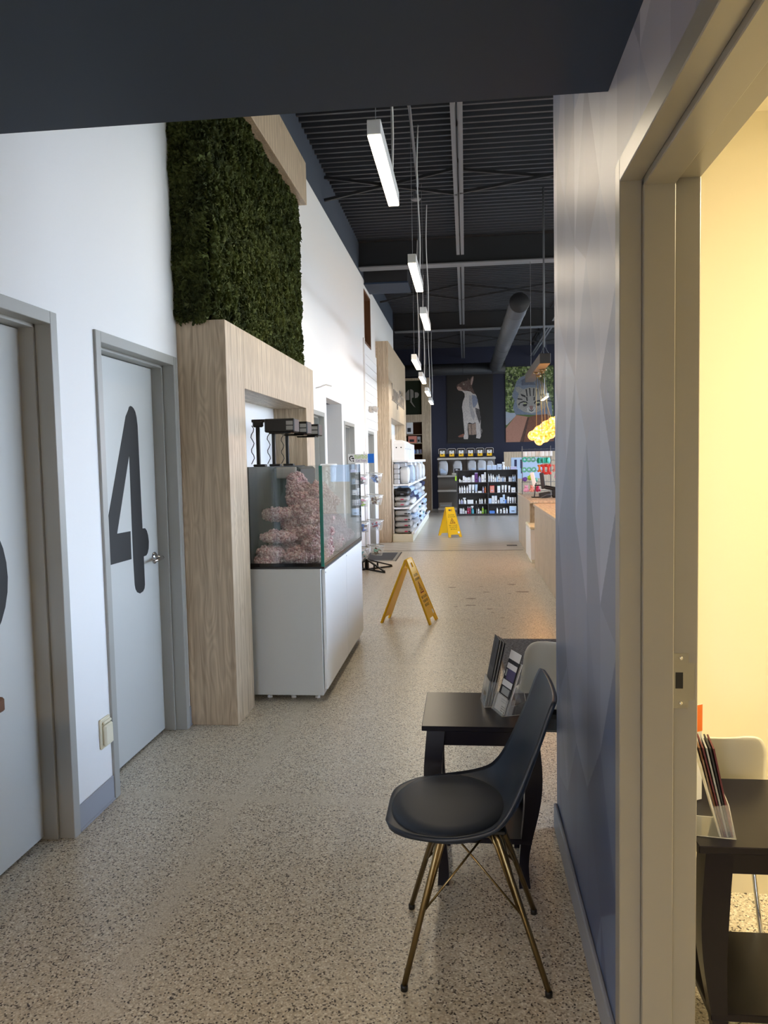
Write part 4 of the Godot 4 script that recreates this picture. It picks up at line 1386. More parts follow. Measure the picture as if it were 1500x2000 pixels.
# ---------------------------------------------------------------- overhead
func build_ceiling_gear() -> void:
	# steel I-beams across the shop
	var labels := ["nearer dark steel I-beam crossing under the ribbed ceiling", "farther dark steel I-beam crossing under the ribbed ceiling"]
	for k in 2:
		var z: float = [-12.3, -18.4][k]
		var t := thing("steel_beam", labels[k], "beam", Vector3(3.5, 4.57, z))
		var s := ns()
		bx(s, Vector3(-5.14, 0, -0.12), Vector3(5.0, 0.02, 0.12), 0.003)
		part("bottom_flange", s, "grey_steel", t)
		s = ns()
		bx(s, Vector3(-5.14, 0.02, -0.01), Vector3(5.0, 0.41, 0.01))
		part("web", s, "dark_steel", t)
		s = ns()
		bx(s, Vector3(-5.14, 0.41, -0.12), Vector3(5.0, 0.43, 0.12), 0.003)
		part("top_flange", s, "dark_steel", t)
	# open-web joists running away from the camera
	var bays := [[-2.05, -12.0, "near bay"], [-12.6, -18.1, "middle bay"], [-18.7, -24.1, "far bay"]]
	var n := 0
	for x in [-0.045, 2.05, 4.1, 6.2]:
		for b in bays:
			var z0: float = b[0]
			var z1: float = b[1]
			if x > 3.0 and z0 > -3.0:
				z0 = -3.3
			var w: String = "over the aisle" if n / 3 == 0 else ["", "over the counter", "right of the counter", "by the window wall"][n / 3]
			n += 1
			var t := thing("roof_joist", "open web steel joist %s in the %s of the roof" % [w, b[2]], "joist", Vector3(x, 4.65, (z0 + z1) / 2), 0.0, "open web roof joists")
			var hl := absf(z1 - z0) / 2
			for sx in [-1.0, 1.0]:
				var s := ns()
				bx(s, Vector3(sx * 0.034 - 0.022, 0, -hl), Vector3(sx * 0.034 + 0.022, 0.006, hl))
				bx(s, Vector3(sx * 0.012 - 0.003, 0, -hl), Vector3(sx * 0.012 + 0.003, 0.05, hl))
				part("bottom_chord", s, "grey_steel", t)
				s = ns()
				bx(s, Vector3(sx * 0.034 - 0.022, 0.334, -hl - 0.2), Vector3(sx * 0.034 + 0.022, 0.345, hl + 0.2))
				part("top_chord", s, "dark_steel", t)
			var s2 := ns(false)
			var zz := -hl
			var up := false
			var pts := []
			while zz <= hl:
				pts.append(Vector3(0, 0.33 if up else 0.03, zz))
				zz += 0.45
				up = not up
			for i in pts.size() - 1:
				tube(s2, [pts[i], pts[i + 1]], 0.009, 6, false)
			part("web_rod", s2, "dark_steel", t)
	# crossed bridging between wall and joists
	var bz := [-9.3, -15.3, -21.3]
	for k in 3:
		var z: float = bz[k]
		var cells := [[-1.64, -0.06], [-0.03, 2.03], [2.07, 4.08]]
		for c in 3:
			var x0: float = cells[c][0]
			var x1: float = cells[c][1]
			var t := thing("cross_bridging", "crossed dark bridging angles %s in the %s bay" % [["beside the left wall", "over the counter edge", "far right"][c], ["near", "middle", "far"][k]], "bracing", Vector3((x0 + x1) / 2, 4.8, z), 0.0, "roof bridging")
			for sy in [-1.0, 1.0]:
				var s := ns()
				var L := Vector2(x1 - x0, 0.3).length()
				bx(s, Vector3(-L / 2, -0.016, -0.016), Vector3(L / 2, 0.016, 0.016), 0.0, Transform3D(Basis(Vector3(0, 0, 1), sy * atan2(0.28, x1 - x0)), Vector3(0, 0, sy * 0.02)))
				part("angle", s, "dark_steel", t)
	# bright conduits that drop from the deck to a junction plate
	var t3 := thing("conduit", "bent grey conduit ending at a round ceiling plate beside the nearest pendant", "conduit", Vector3(-0.55, 4.9, -7.9))
	var sc := ns(false)
	tube(sc, [Vector3(-0.04, 0.06, 0.45), Vector3(0.0, 0.05, 0.6), Vector3(0.045, 0.02, 0.5), Vector3(0.06, -0.02, 0.35), Vector3(0.02, -0.06, -1.5), Vector3(-0.01, -0.1, -1.75)], 0.016, 8)
	part("pipe", sc, "grey_steel", t3)
	sc = ns(false)
	lathe(sc, [Vector2(0, -0.01), Vector2(0.06, -0.01), Vector2(0.062, 0.0), Vector2(0.035, 0.02), Vector2(0.03, 0.09), Vector2(0, 0.09)], 16, Transform3D(Basis.IDENTITY, Vector3(-0.02, -0.16, -1.76)))
	part("plate", sc, "grey_steel", t3)
	# spiral duct and its cross run
	var d := thing("spiral_duct", "round grey spiral duct running toward the back wall", "duct", Vector3(0.95, 4.21, -13.6))
	sc = ns(false)
	var a := Vector3.ZERO
	var b2 := Vector3(-0.08, -0.04, -8.7)
	tube(sc, [a, b2], 0.17, 28)
	part("duct_run", sc, "duct", d)
	sc = ns(false)
	lathe(sc, [Vector2(0.174, -0.02), Vector2(0.176, 0.0), Vector2(0.165, 0.012), Vector2(0, 0.014)], 28, Transform3D(Basis(Vector3(1, 0, 0), PI / 2), Vector3.ZERO))
	part("end_cap", sc, "dark_steel", d)
	for k in 8:
		sc = ns(false)
		lathe(sc, [Vector2(0.172, -0.012), Vector2(0.177, 0.0), Vector2(0.172, 0.012)], 28, Transform3D(Basis(Vector3(1, 0, 0), PI / 2), a.lerp(b2, (k + 0.7) / 8.5)))
		part("seam_band", sc, "duct", d)
	var d2 := thing("cross_duct", "dark round duct run along the back wall above the cat posters", "duct", Vector3(-0.2, 4.13, -22.45))
	sc = ns(false)
	tube(sc, [Vector3(1.35, 0, 0), Vector3(-3.0, 0, 0)], 0.165, 24)
	part("duct_run", sc, "dark_steel", d2)
	for k in 4:
		sc = ns(false)
		lathe(sc, [Vector2(0.167, -0.012), Vector2(0.172, 0.0), Vector2(0.167, 0.012)], 24, Transform3D(Basis(Vector3(0, 0, 1), PI / 2), Vector3(1.0 - k * 0.85, 0, 0)))
		part("seam_band", sc, "dark_steel", d2)
	# square bulkhead duct by the left wall
	var bd := thing("square_duct", "dark square duct box at the left wall behind the nearer beam", "duct", Vector3(-1.28, 4.46, -13.2))
	sc = ns()
	bx(sc, Vector3(-0.36, 0.03, -0.4), Vector3(0.36, 0.27, 0.35), 0.004)
	part("box", sc, "dark_steel", bd)
	sc = ns()
	bx(sc, Vector3(-0.37, 0.0, -0.41), Vector3(0.37, 0.03, 0.36), 0.003)
	part("flange", sc, "navy_paint", bd)

func pendant(label: String, x: float, y: float, z: float, w: float, lit := 1.0) -> void:
	var t := thing("pendant_light", label, "pendant light", Vector3(x, y, z), 0.0, "linear pendant lights")
	var s := ns()
	bx(s, Vector3(-w / 2, 0.012, -0.6), Vector3(w / 2, 0.095, 0.6), 0.003)
	part("housing", s, "white" if lit > 0 else "grey_steel", t)
	s = ns()
	bx(s, Vector3(-w / 2 + 0.002, 0.0, -0.598), Vector3(w / 2 - 0.002, 0.013, 0.598), 0.003)
	part("diffuser", s, "diffuser", t)
	for q in [[-0.5, 0.004], [0.5, 0.004]]:
		s = ns(false)
		tube(s, [Vector3(0, 0.095, q[0]), Vector3(0, 4.99 - y, q[0])], 0.0025, 5)
		part("cable", s, "grey_steel", t)
	s = ns(false)
	var pts := []
	for i in 12:
		var v := i / 11.0
		pts.append(Vector3(0.02 + 0.01 * sin(v * 7.0), lerpf(0.095, 4.99 - y, v), -0.3))
	tube(s, pts, 0.0065, 6)
	part("power_cord", s, "white", t)
	area("pendant_lamp", Vector3(0, -0.006, 0), Vector2(w - 0.006, 1.18), 1.2, Color(1.0, 0.93, 0.82), t)

func build_pendants() -> void:
	pendant("nearest and largest lit linear pendant over the aisle", -0.49, 3.36, -5.02, 0.078)
	pendant("second nearest lit linear pendant over the aisle", -0.475, 3.36, -7.87, 0.078)
	pendant("third lit linear pendant, the last of the upper three", -0.51, 3.36, -10.37, 0.082)
	pendant("first of the four lower lit pendants over the shop", -0.74, 3.0, -11.98, 0.076)
	pendant("second of the four lower lit pendants over the shop", -0.775, 3.0, -14.3, 0.076)
	pendant("third of the four lower lit pendants over the shop", -0.82, 3.0, -17.2, 0.08)
	pendant("farthest of the four lower lit pendants over the shop", -0.87, 3.0, -19.9, 0.082)
	pendant("lit linear pendant in front of the tabby cat poster", 1.97, 3.0, -19.6, 0.08)
	# amber glass cluster over the counter
	var t := thing("amber_pendant", "amber glass cluster pendant hanging from a dark bar over the counter", "pendant light", Vector3(1.03, 2.75, -11.3))
	var s := ns()
	bx(s, Vector3(-0.07, 0, -1.3), Vector3(0.07, 0.13, 1.15), 0.004)
	part("canopy", s, "shelf_dark", t)
	s = ns(false)
	for z in [-1.0, 0.95]:
		tube(s, [Vector3(0, 0.13, z), Vector3(0, 2.24, z)], 0.004, 6)
	tube(s, [Vector3(0, 0.22, 1.05), Vector3(0, 2.24, 1.05)], 0.012, 6)
	tube(s, [Vector3(-0.05, 0.13, 1.1), Vector3(0, 0.24, 1.05), Vector3(0.05, 0.13, 1.1)], 0.004, 5)
	part("hanger", s, "grey_steel", t)
	rng.seed = 44
	# bulb centre, length scale, lean in the picture plane of the shop, stems
	var spots := [[0.06, -0.80, 0.15, 1.0], [0.09, -0.90, 0.45, 0.8], [0.2, -0.74, -0.35, 1.0]]
	for k in spots.size():
		var q: Array = spots[k]
		var ax := Vector3(0.74, 0.5, 0.45).normalized()
		var c := Vector3(q[0], q[1], q[2])
		var u := ax.cross(Vector3.UP).normalized()
		s = ns(false)
		for e in [-0.11, 0.05]:
			var foot: Vector3 = c + ax * e * q[3]
			var top := Vector3(clampf(foot.x, -0.055, 0.055), 0, foot.z)
			tube(s, [top, foot + Vector3(0, 0.05, 0)], 0.005, 6)
			lathe(s, [Vector2(0, -0.02), Vector2(0.035, -0.018), Vector2(0.04, 0.0), Vector2(0, 0.0)], 12, Transform3D(Basis.IDENTITY, top))
		part("stem", s, "gold", t)
		s = ns(false)
		var prof := [[0.0, -0.25], [0.045, -0.235], [0.07, -0.19], [0.062, -0.13], [0.08, -0.06], [0.068, 0.0], [0.082, 0.07], [0.066, 0.13], [0.072, 0.19], [0.045, 0.235], [0.0, 0.245]]
		var pv := []
		for v in prof:
			pv.append(Vector2(v[0], v[1] * q[3]))
		var fine := []
		for i in (pv.size() - 1) * 4 + 1:
			var a := mini(i / 4, pv.size() - 2)
			var p0: Vector2 = pv[maxi(a - 1, 0)]
			var p3: Vector2 = pv[mini(a + 2, pv.size() - 1)]
			fine.append((pv[a] as Vector2).cubic_interpolate(pv[a + 1], p0, p3, i / 4.0 - a))
			fine[-1].x = maxf(fine[-1].x, 0.0)
		lathe(s, fine, 32, Transform3D(Basis(u, ax, u.cross(ax)), c))
		part("glass_bulb", s, "amber_glass", t)
		for e in [-0.1, 0.1]:
			var l := OmniLight3D.new()
			l.name = "bulb_lamp"
			l.light_color = Color(1.0, 0.66, 0.28)
			l.light_energy = 0.2
			l.omni_range = 20.0
			l.omni_attenuation = 2.0
			l.light_size = 0.05
			l.shadow_enabled = true
			t.add_child(l, true)
			l.position = c + ax * e * q[3]

# ---------------------------------------------------------------- left wall, farther along
func build_left_extras() -> void:
	# white board cladding near the second portal
	var t := thing("white_wall_cladding", "white horizontal board cladding on the left wall before the second ash portal", "wall panelling", Vector3(-1.645, 0, -13.4))
	var s := ns()
	bx(s, Vector3(0, 0, 0.8), Vector3(0.03, 3.55, 0.85), 0.003)
	part("edge_trim", s, "white", t)
	var y := 2.1
	while y < 3.4:
		s = ns()
		bx(s, Vector3(0, y, -0.9), Vector3(0.022, y + 0.145, 0.8), 0.003)
		part("board", s, "white_wall", t)
		y += 0.15
	s = ns()
	bx(s, Vector3(0, 0, 0.57), Vector3(0.02, 2.1, 0.8), 0.002)
	part("board", s, "white_wall", t)
	# slit opening lined with wood
	t = thing("slit_window", "narrow tall wood lined slit window high on the left wall", "window", Vector3(-1.645, 3.5, -13.225))
	s = ns()
	bx(s, Vector3(-0.155, 0, -0.435), Vector3(0.004, 0.89, -0.395), 0.002)
	bx(s, Vector3(-0.155, 0, 0.395), Vector3(0.004, 0.89, 0.435), 0.002)
	bx(s, Vector3(-0.155, 0.85, -0.395), Vector3(0.004, 0.89, 0.395), 0.002)
	bx(s, Vector3(-0.155, 0, -0.395), Vector3(0.004, 0.04, 0.395), 0.002)
	part("lining", s, "brown", t)
	s = ns()
	bx(s, Vector3(-0.155, 0.04, -0.395), Vector3(-0.145, 0.85, 0.395))
	part("pane", s, "slit_glass", t)
	# emergency light
	t = thing("emergency_light", "small white twin head emergency light on the white boards", "emergency light", Vector3(-1.62, 2.42, -13.1))
	s = ns()
	bx(s, Vector3(0, -0.05, -0.13), Vector3(0.05, 0.05, 0.13), 0.01)
	part("body", s, "grey_shelf", t)
	for z in [-0.1, 0.1]:
		s = ns(false)
		lathe(s, [Vector2(0.0, 0), Vector2(0.03, 0.0), Vector2(0.05, 0.06), Vector2(0.046, 0.075), Vector2(0, 0.07)], 14, Transform3D(Basis(Vector3(0, 0, 1), -1.9), Vector3(0.05, 0.02, z)))
		part("lamp_head", s, "grey_shelf", t)
	# loose cable end on the wall
	s = ns(false)
	tube(s, [Vector3(0, 0, 0), Vector3(0.02, 0.03, -0.2), Vector3(0.03, 0.085, -0.5), Vector3(0.03, 0.1, -0.85)], 0.006, 6)
	solo("wall_cable", s, "grey_shelf", "thin grey cable end sticking out of the white wall past the ash portal", "cable", "", Vector3(-1.645, 2.36, -8.45))
	# dim glass fronted doors read from their frames; second portal
	t = thing("wood_portal", "second ash portal with lettering, farther down the left wall", "wall panelling", Vector3(-1.41, 0, -16.36))
	s = ns()
	bx(s, Vector3(-0.235, 0, 1.65), Vector3(0, 3.76, 2.01), 0.003)
	part("side_panel", s, "ash", t)
	s = ns()
	bx(s, Vector3(-0.235, 0, -2.01), Vector3(0, 3.76, -1.6), 0.003)
	part("side_panel", s, "ash", t)
	s = ns()
	bx(s, Vector3(-0.235, 2.362, -1.6), Vector3(0, 3.76, 1.65), 0.003)
	part("header_panel", s, "ash", t)
	words(t, "lettering", "Lounge Kitten", 0.44, "grey_panel", Transform3D(Basis(Vector3(0, 0, -1), Vector3(0, 1, 0), Vector3(1, 0, 0)), Vector3(0.001, 2.86, 0.0)), true, 0.02)
	# round white treat jar and white lidded tub seen through the tank top
	t = thing("lidded_tub", "clear lidded tub with white lid standing behind the aquarium corner", "tub", Vector3(-1.34, 0, -7.45))
	s = ns(false)
	lathe(s, [Vector2(0.0, 0.0), Vector2(0.06, 0.0), Vector2(0.06, 0.02), Vector2(0.02, 0.03), Vector2(0.02, 1.24), Vector2(0.08, 1.25), Vector2(0, 1.25)], 14)
	part("pedestal", s, "white", t)
	s = ns(false)
	lathe(s, [Vector2(0.06, 1.25), Vector2(0.075, 1.48), Vector2(0.07, 1.5)], 18)
	part("jar", s, "clear_tub", t)
	s = ns(false)
	lathe(s, [Vector2(0.0, 1.495), Vector2(0.082, 1.495), Vector2(0.084, 1.515), Vector2(0.078, 1.522), Vector2(0, 1.524)], 18)
	part("lid", s, "white", t)
	rng.seed = 3
	s = ns(false)
	for k in 16:
		sphere(s, Vector3(rng.randf_range(-0.04, 0.04), 1.27 + k * 0.012, rng.randf_range(-0.04, 0.04)), Vector3(0.016, 0.009, 0.016), 8, 5)
	part("treats", s, "paper_grey", t).set_meta("kind", "stuff")

# ---------------------------------------------------------------- wet floor signs and mats
func wet_sign(label: String, at: Vector3, turn: float, spread: float, h: float) -> void:
	var t := thing("wet_floor_sign", label, "floor sign", at, turn)
	var th := 0.016
	for sd in [1.0, -1.0]:
		var ang := atan2(spread, h)
		var L := Vector2(spread, h).length()
		# panel frame: u across (z), v up the slope, w outward
		var vdir := Vector3(-sd * sin(ang), cos(ang), 0)
		var wdir := Vector3(sd * cos(ang), sin(ang), 0)
		var udir := vdir.cross(wdir)
		var T := Transform3D(Basis(udir, vdir, wdir), Vector3(sd * spread, 0, 0) - wdir * 0.006)
		var s := ns()
		var hb := 0.145
		var ht := 0.092
		var wat := func(v: float) -> float: return lerpf(hb, ht, v / L)
		var y1 := L - 0.085
		var y2 := L - 0.04
		prism(s, [Vector2(-hb, 0), Vector2(-hb + 0.05, 0), Vector2(-hb + 0.065, 0.055), Vector2(hb - 0.065, 0.055), Vector2(hb - 0.05, 0), Vector2(hb, 0), Vector2(wat.call(y1), y1), Vector2(-wat.call(y1), y1)], th, T)
		prism(s, [Vector2(-wat.call(y1), y1), Vector2(-0.038, y1), Vector2(-0.038, y2), Vector2(-wat.call(y2), y2)], th, T)
		prism(s, [Vector2(0.038, y1), Vector2(wat.call(y1), y1), Vector2(wat.call(y2), y2), Vector2(0.038, y2)], th, T)
		prism(s, [Vector2(-wat.call(y2), y2), Vector2(wat.call(y2), y2), Vector2(ht, L), Vector2(-ht, L)], th, T)
		# raised rim along both sides
		for e in [-1.0, 1.0]:
			prism(s, [Vector2(e * hb, 0.0), Vector2(e * ht, L), Vector2(e * (ht - 0.008), L), Vector2(e * (hb - 0.008), 0.0)], th + 0.004, T)
		var p := part("panel", s, "yellow", t)
		var F := func(u: float, v: float) -> Transform3D: return T * Transform3D(Basis.IDENTITY, Vector3(u, v, th + 0.0004))
		words(p, "lettering", "CAUTION", 0.032, "print_dark", F.call(0, L - 0.165), false)
		words(p, "lettering", "ATTENTION", 0.03, "print_dark", F.call(0, L - 0.205), false)
		words(p, "lettering", "WET FLOOR", 0.034, "print_dark", F.call(0, L - 0.385), false)
		words(p, "lettering", "PLANCHER", 0.034, "print_dark", F.call(0, L - 0.425), false)
		words(p, "lettering", "MOUILLÉ", 0.034, "print_dark", F.call(0, L - 0.465), false)
		s = ns()
		var cy := L - 0.345
		var P := func(x: float, y: float) -> Vector2: return Vector2(x, cy + y)
		for g in [[-0.062, 0, 0.0, 0.118, 0.0, 0.098, -0.046, 0.012], [0.0, 0.118, 0.062, 0, 0.046, 0.012, 0.0, 0.098], [-0.062, 0, -0.046, 0.012, 0.046, 0.012, 0.062, 0]]:
			prism(s, [P.call(g[0], g[1]), P.call(g[2], g[3]), P.call(g[4], g[5]), P.call(g[6], g[7])], 0.0008, T * Transform3D(Basis.IDENTITY, Vector3(0, 0, th)))
		part("triangle", s, "print_red", p)
		s = ns()
		for g in [[-0.004, 0.078, 0.006, 0.078, 0.006, 0.068, -0.004, 0.068], [-0.012, 0.064, 0.0, 0.066, 0.012, 0.04, 0.004, 0.032], [0.004, 0.034, 0.012, 0.042, 0.03, 0.02, 0.022, 0.018], [0.002, 0.034, 0.008, 0.03, -0.01, 0.016, -0.02, 0.018], [-0.002, 0.06, -0.022, 0.046, -0.02, 0.042, 0.0, 0.054]]:
			prism(s, [P.call(g[0], g[1]), P.call(g[2], g[3]), P.call(g[4], g[5]), P.call(g[6], g[7])], 0.0008, T * Transform3D(Basis.IDENTITY, Vector3(0, 0, th)))
		part("falling_figure", s, "print_dark", p)
		if sd > 0:
			s = ns()
			bx(s, Vector3(0.075, 0.075, th), Vector3(0.115, 0.115, th + 0.0008), 0.0, T)
			part("sticker", s, "white", p)
	var s2 := ns(false)
	tube(s2, [Vector3(0, h - 0.002, -0.09), Vector3(0, h - 0.002, 0.09)], 0.011, 10)
	part("hinge", s2, "yellow", t)

func build_signs_and_mats() -> void:
	wet_sign("nearer yellow wet floor sign, seen from its side beside the aquarium", Vector3(-0.56, 0, -7.27), -0.2, 0.235, 0.6)
	wet_sign("farther yellow wet floor sign, its lettered face toward the corridor", Vector3(-0.34, 0, -15.46), -1.13, 0.25, 0.58)
	# charcoal rug right of the aisle
	var t := thing("charcoal_rug", "charcoal carpet runner beyond the white chair, right of the aisle", "rug", Vector3(1.0, 0, -5.55))
	var s := ns()
	bx(s, Vector3(-0.74, 0, -0.97), Vector3(0.9, 0.009, 1.1), 0.003)
	part("pile", s, "rug", t)
	s = ns()
	bx(s, Vector3(-0.755, 0, -0.99), Vector3(0.915, 0.006, -0.965), 0.002)
	bx(s, Vector3(-0.755, 0, -0.965), Vector3(-0.735, 0.006, 1.115), 0.002)
	part("binding", s, "black", t)
	# framed entrance mat
	t = thing("entry_mat", "dark grey recessed entrance mat with metal frame by the left wall", "mat", Vector3(-1.32, 0, -12.24))
	s = ns()
	bx(s, Vector3(-0.3, 0, -0.5), Vector3(0.17, 0.006, 0.5), 0.001)
	part("pile", s, "entry_mat", t)
	s = ns()
	for q in [[0.17, -0.56, 0.215, 0.55], [-0.3, -0.56, 0.17, -0.5], [-0.3, 0.5, 0.17, 0.55]]:
		bx(s, Vector3(q[0], 0, q[1]), Vector3(q[2], 0.007, q[3]), 0.002)
	part("frame", s, "steel", t)
	s = ns()
	bx(s, Vector3(0.216, 0, -0.57), Vector3(0.234, 0.005, 0.56), 0.001)
	part("outer_lip", s, "black", t)
	# floor transition strip and small drain cover
	s = ns()
	bx(s, Vector3(-1.63, -0.001, -13.012), Vector3(0.94, 0.003, -12.994))
	struct("trim_1", s, "shelf_dark")
	s = ns()
	bx(s, Vector3(-0.09, 0, -0.07), Vector3(0.09, 0.004, 0.07), 0.001)
	solo("floor_drain", s, "shelf_dark", "small dark floor drain cover at the counter foot", "drain cover", "", Vector3(0.79, 0, -13.7))

# ---------------------------------------------------------------- toy stand
func build_toy_stand() -> void:
	var t := thing("toy_stand", "spinning wire cat toy stand with printed header beside the aquarium", "display stand", Vector3(-1.42, 0, -10.75))
	var s := ns(false)
	tube(s, [Vector3(0, 0.05, 0), Vector3(0, 1.68, 0)], 0.014, 10)
	part("pole", s, "white", t)
	for q in [[0.075, 0.3], [-0.2, 0.12], [0.0, -0.25]]:
		pass
	s = ns()
	for k in 4:
		var T := Transform3D(Basis(Vector3.UP, k * PI / 2 + 0.72), Vector3.ZERO)
		var ln: float = [0.44, 0.24, 0.24, 0.44][k]
		s = ns()
		prism(s, pset([0.0, 0.0, ln, 0.0, ln, 0.022, 0.03, 0.022, 0.03, 0.12, 0.0, 0.14], 1.0), 0.02, T * Transform3D(Basis.IDENTITY, Vector3(0, 0, -0.01)))
		bx(s, Vector3(-0.02, -0.008, -0.01), Vector3(ln - 0.01, 0.012, 0.01), 0.0, T * Transform3D(Basis(Vector3(0, 0, 1), -atan2(0.125, ln)), Vector3(0.02, 0.14, 0)))
		bx(s, Vector3(ln * 0.4, 0.02, -0.008), Vector3(ln * 0.4 + 0.02, 0.085, 0.008), 0.0, T)
		part("foot", s, "black", t)
	# header: two crossed boards
	s = ns()
	bx(s, Vector3(-0.23, 1.515, 0.02), Vector3(0.048, 1.645, 0.026), 0.001)
	var h := part("header", s, "paper", t)
	words(h, "lettering", "turbo", 0.075, "lime", Transform3D(Basis.IDENTITY, Vector3(-0.045, 1.608, 0.0262)))
	words(h, "lettering", "Cat Toys", 0.04, "violet", Transform3D(Basis.IDENTITY, Vector3(-0.045, 1.55, 0.0262)))
	s = ns()
	for v in [[-0.215, 1.6, -0.19, 1.625, -0.155, 1.615, -0.16, 1.604, -0.19, 1.607, -0.2, 1.59, -0.195, 1.565, -0.172, 1.537, -0.185, 1.54, -0.212, 1.565], [-0.185, 1.59, -0.155, 1.595, -0.14, 1.585, -0.15, 1.565, -0.16, 1.575, -0.18, 1.575], [-0.17, 1.555, -0.15, 1.56, -0.145, 1.545, -0.155, 1.532]]:
		prism(s, pset(v, 1.0), 0.001, Transform3D(Basis.IDENTITY, Vector3(0, 0, 0.0255)))
	part("cat_emblem", s, "ink", h)
	s = ns()
	bx(s, Vector3(0.05, 1.515, 0.02), Vector3(0.138, 1.645, 0.026), 0.001)
	part("header", s, "blue", t)
	# tiers of clear tubs
	rng.seed = 66
	var fillm := [["item_blue", "navy_item"], ["brown", "cream"], ["crimson", "item_pale"], ["brown", "mint"]]
	var fillm2 := [["pink", "ink"], ["pink", "lime"], ["brown", "blue"], ["white", "item_teal"]]
	var names := ["top", "second", "third", "bottom"]
	var ys := [1.235, 0.93, 0.575, 0.215]
	for k in 4:
		for side in 2:
			var x: float = [0.14, -0.03][side]
			var z: float = [0.0, 0.13][side]
			var tb := thing("toy_tub", "%s tier clear tub of cat toys on the %s of the toy stand" % [names[k], ["right", "front"][side]], "tub", Vector3(-1.42 + x, ys[k] - 0.02 * side, -10.75 + z), 0.0, "clear toy tubs on the stand")
			tb.rotation.z = -0.12 if side == 0 else 0.0
			s = ns(false)
			lathe(s, [Vector2(0.0, 0.0), Vector2(0.08, 0.0), Vector2(0.098, 0.14), Vector2(0.096, 0.142)], 20)
			part("tub", s, "clear_tub", tb)
			s = ns(false)
			lathe(s, [Vector2(0.097, 0.133), Vector2(0.102, 0.137), Vector2(0.102, 0.144), Vector2(0.096, 0.146)], 20)
			part("rim", s, "acrylic_edge", tb)
			for c in 2:
				s = ns(false)
				for j in 17:
					var a := rng.randf() * TAU
					var r := rng.randf_range(0.0, 0.052)
					sphere(s, Vector3(cos(a) * r, rng.randf_range(0.018, 0.1), sin(a) * r), Vector3(rng.randf_range(0.013, 0.024), rng.randf_range(0.011, 0.018), rng.randf_range(0.013, 0.024)), 8, 5)
				var src: Array = fillm[k] if side == 0 else fillm2[k]
				part("toys", s, src[c], tb).set_meta("kind", "stuff")
			s = ns()
			prism(s, pset([0.0, 0.02, 0.035, 0.02, 0.035, 0.05, 0.0, 0.05], 1.0), 0.001, Transform3D(Basis(Vector3.UP, 0.5), Vector3(0.03, 0.02, 0.075)))
			part("label", s, "white", tb)
			s = ns(false)
			tube(s, [Vector3(-x, 0.13, -z), Vector3(-x * 0.35, 0.12, -z * 0.35)], 0.005, 6)
			part("hook", s, "steel", tb)

# pillow-like sack lying flat: x along the shelf depth, z along the run
func sack(st: SurfaceTool, lo: Vector3, hi: Vector3, sd: int) -> void:
	var c := (lo + hi) / 2
	var h := (hi - lo) / 2
	var n := FastNoiseLite.new()
	n.seed = sd
	n.frequency = 13.0
	var g := []
	var N := 12
	var K := 20
	for i in N + 1:
		var row := []
		var ph := -PI / 2 + PI * i / N
		for j in K:
			var th := TAU * j / K
			var cp := cos(ph)
			var sp := sin(ph)
			var ct := cos(th)
			var stt := sin(th)
			var p := Vector3(signf(ct) * pow(absf(ct), 0.35) * pow(absf(cp), 0.45), signf(sp) * pow(absf(sp), 0.8), signf(stt) * pow(absf(stt), 0.35) * pow(absf(cp), 0.45))
			var q := c + p * h
			q += Vector3(p.x * 0.8, p.y, p.z * 0.8) * n.get_noise_3d(q.x, q.y * 2.0, q.z) * 0.03
			row.append(q)
		g.append(row)
	for i in N:
		for j in K:
			var j2 := (j + 1) % K
			for v in [[i, j], [i, j2], [i + 1, j2], [i, j], [i + 1, j2], [i + 1, j]]:
				st.add_vertex(g[v[0]][v[1]])

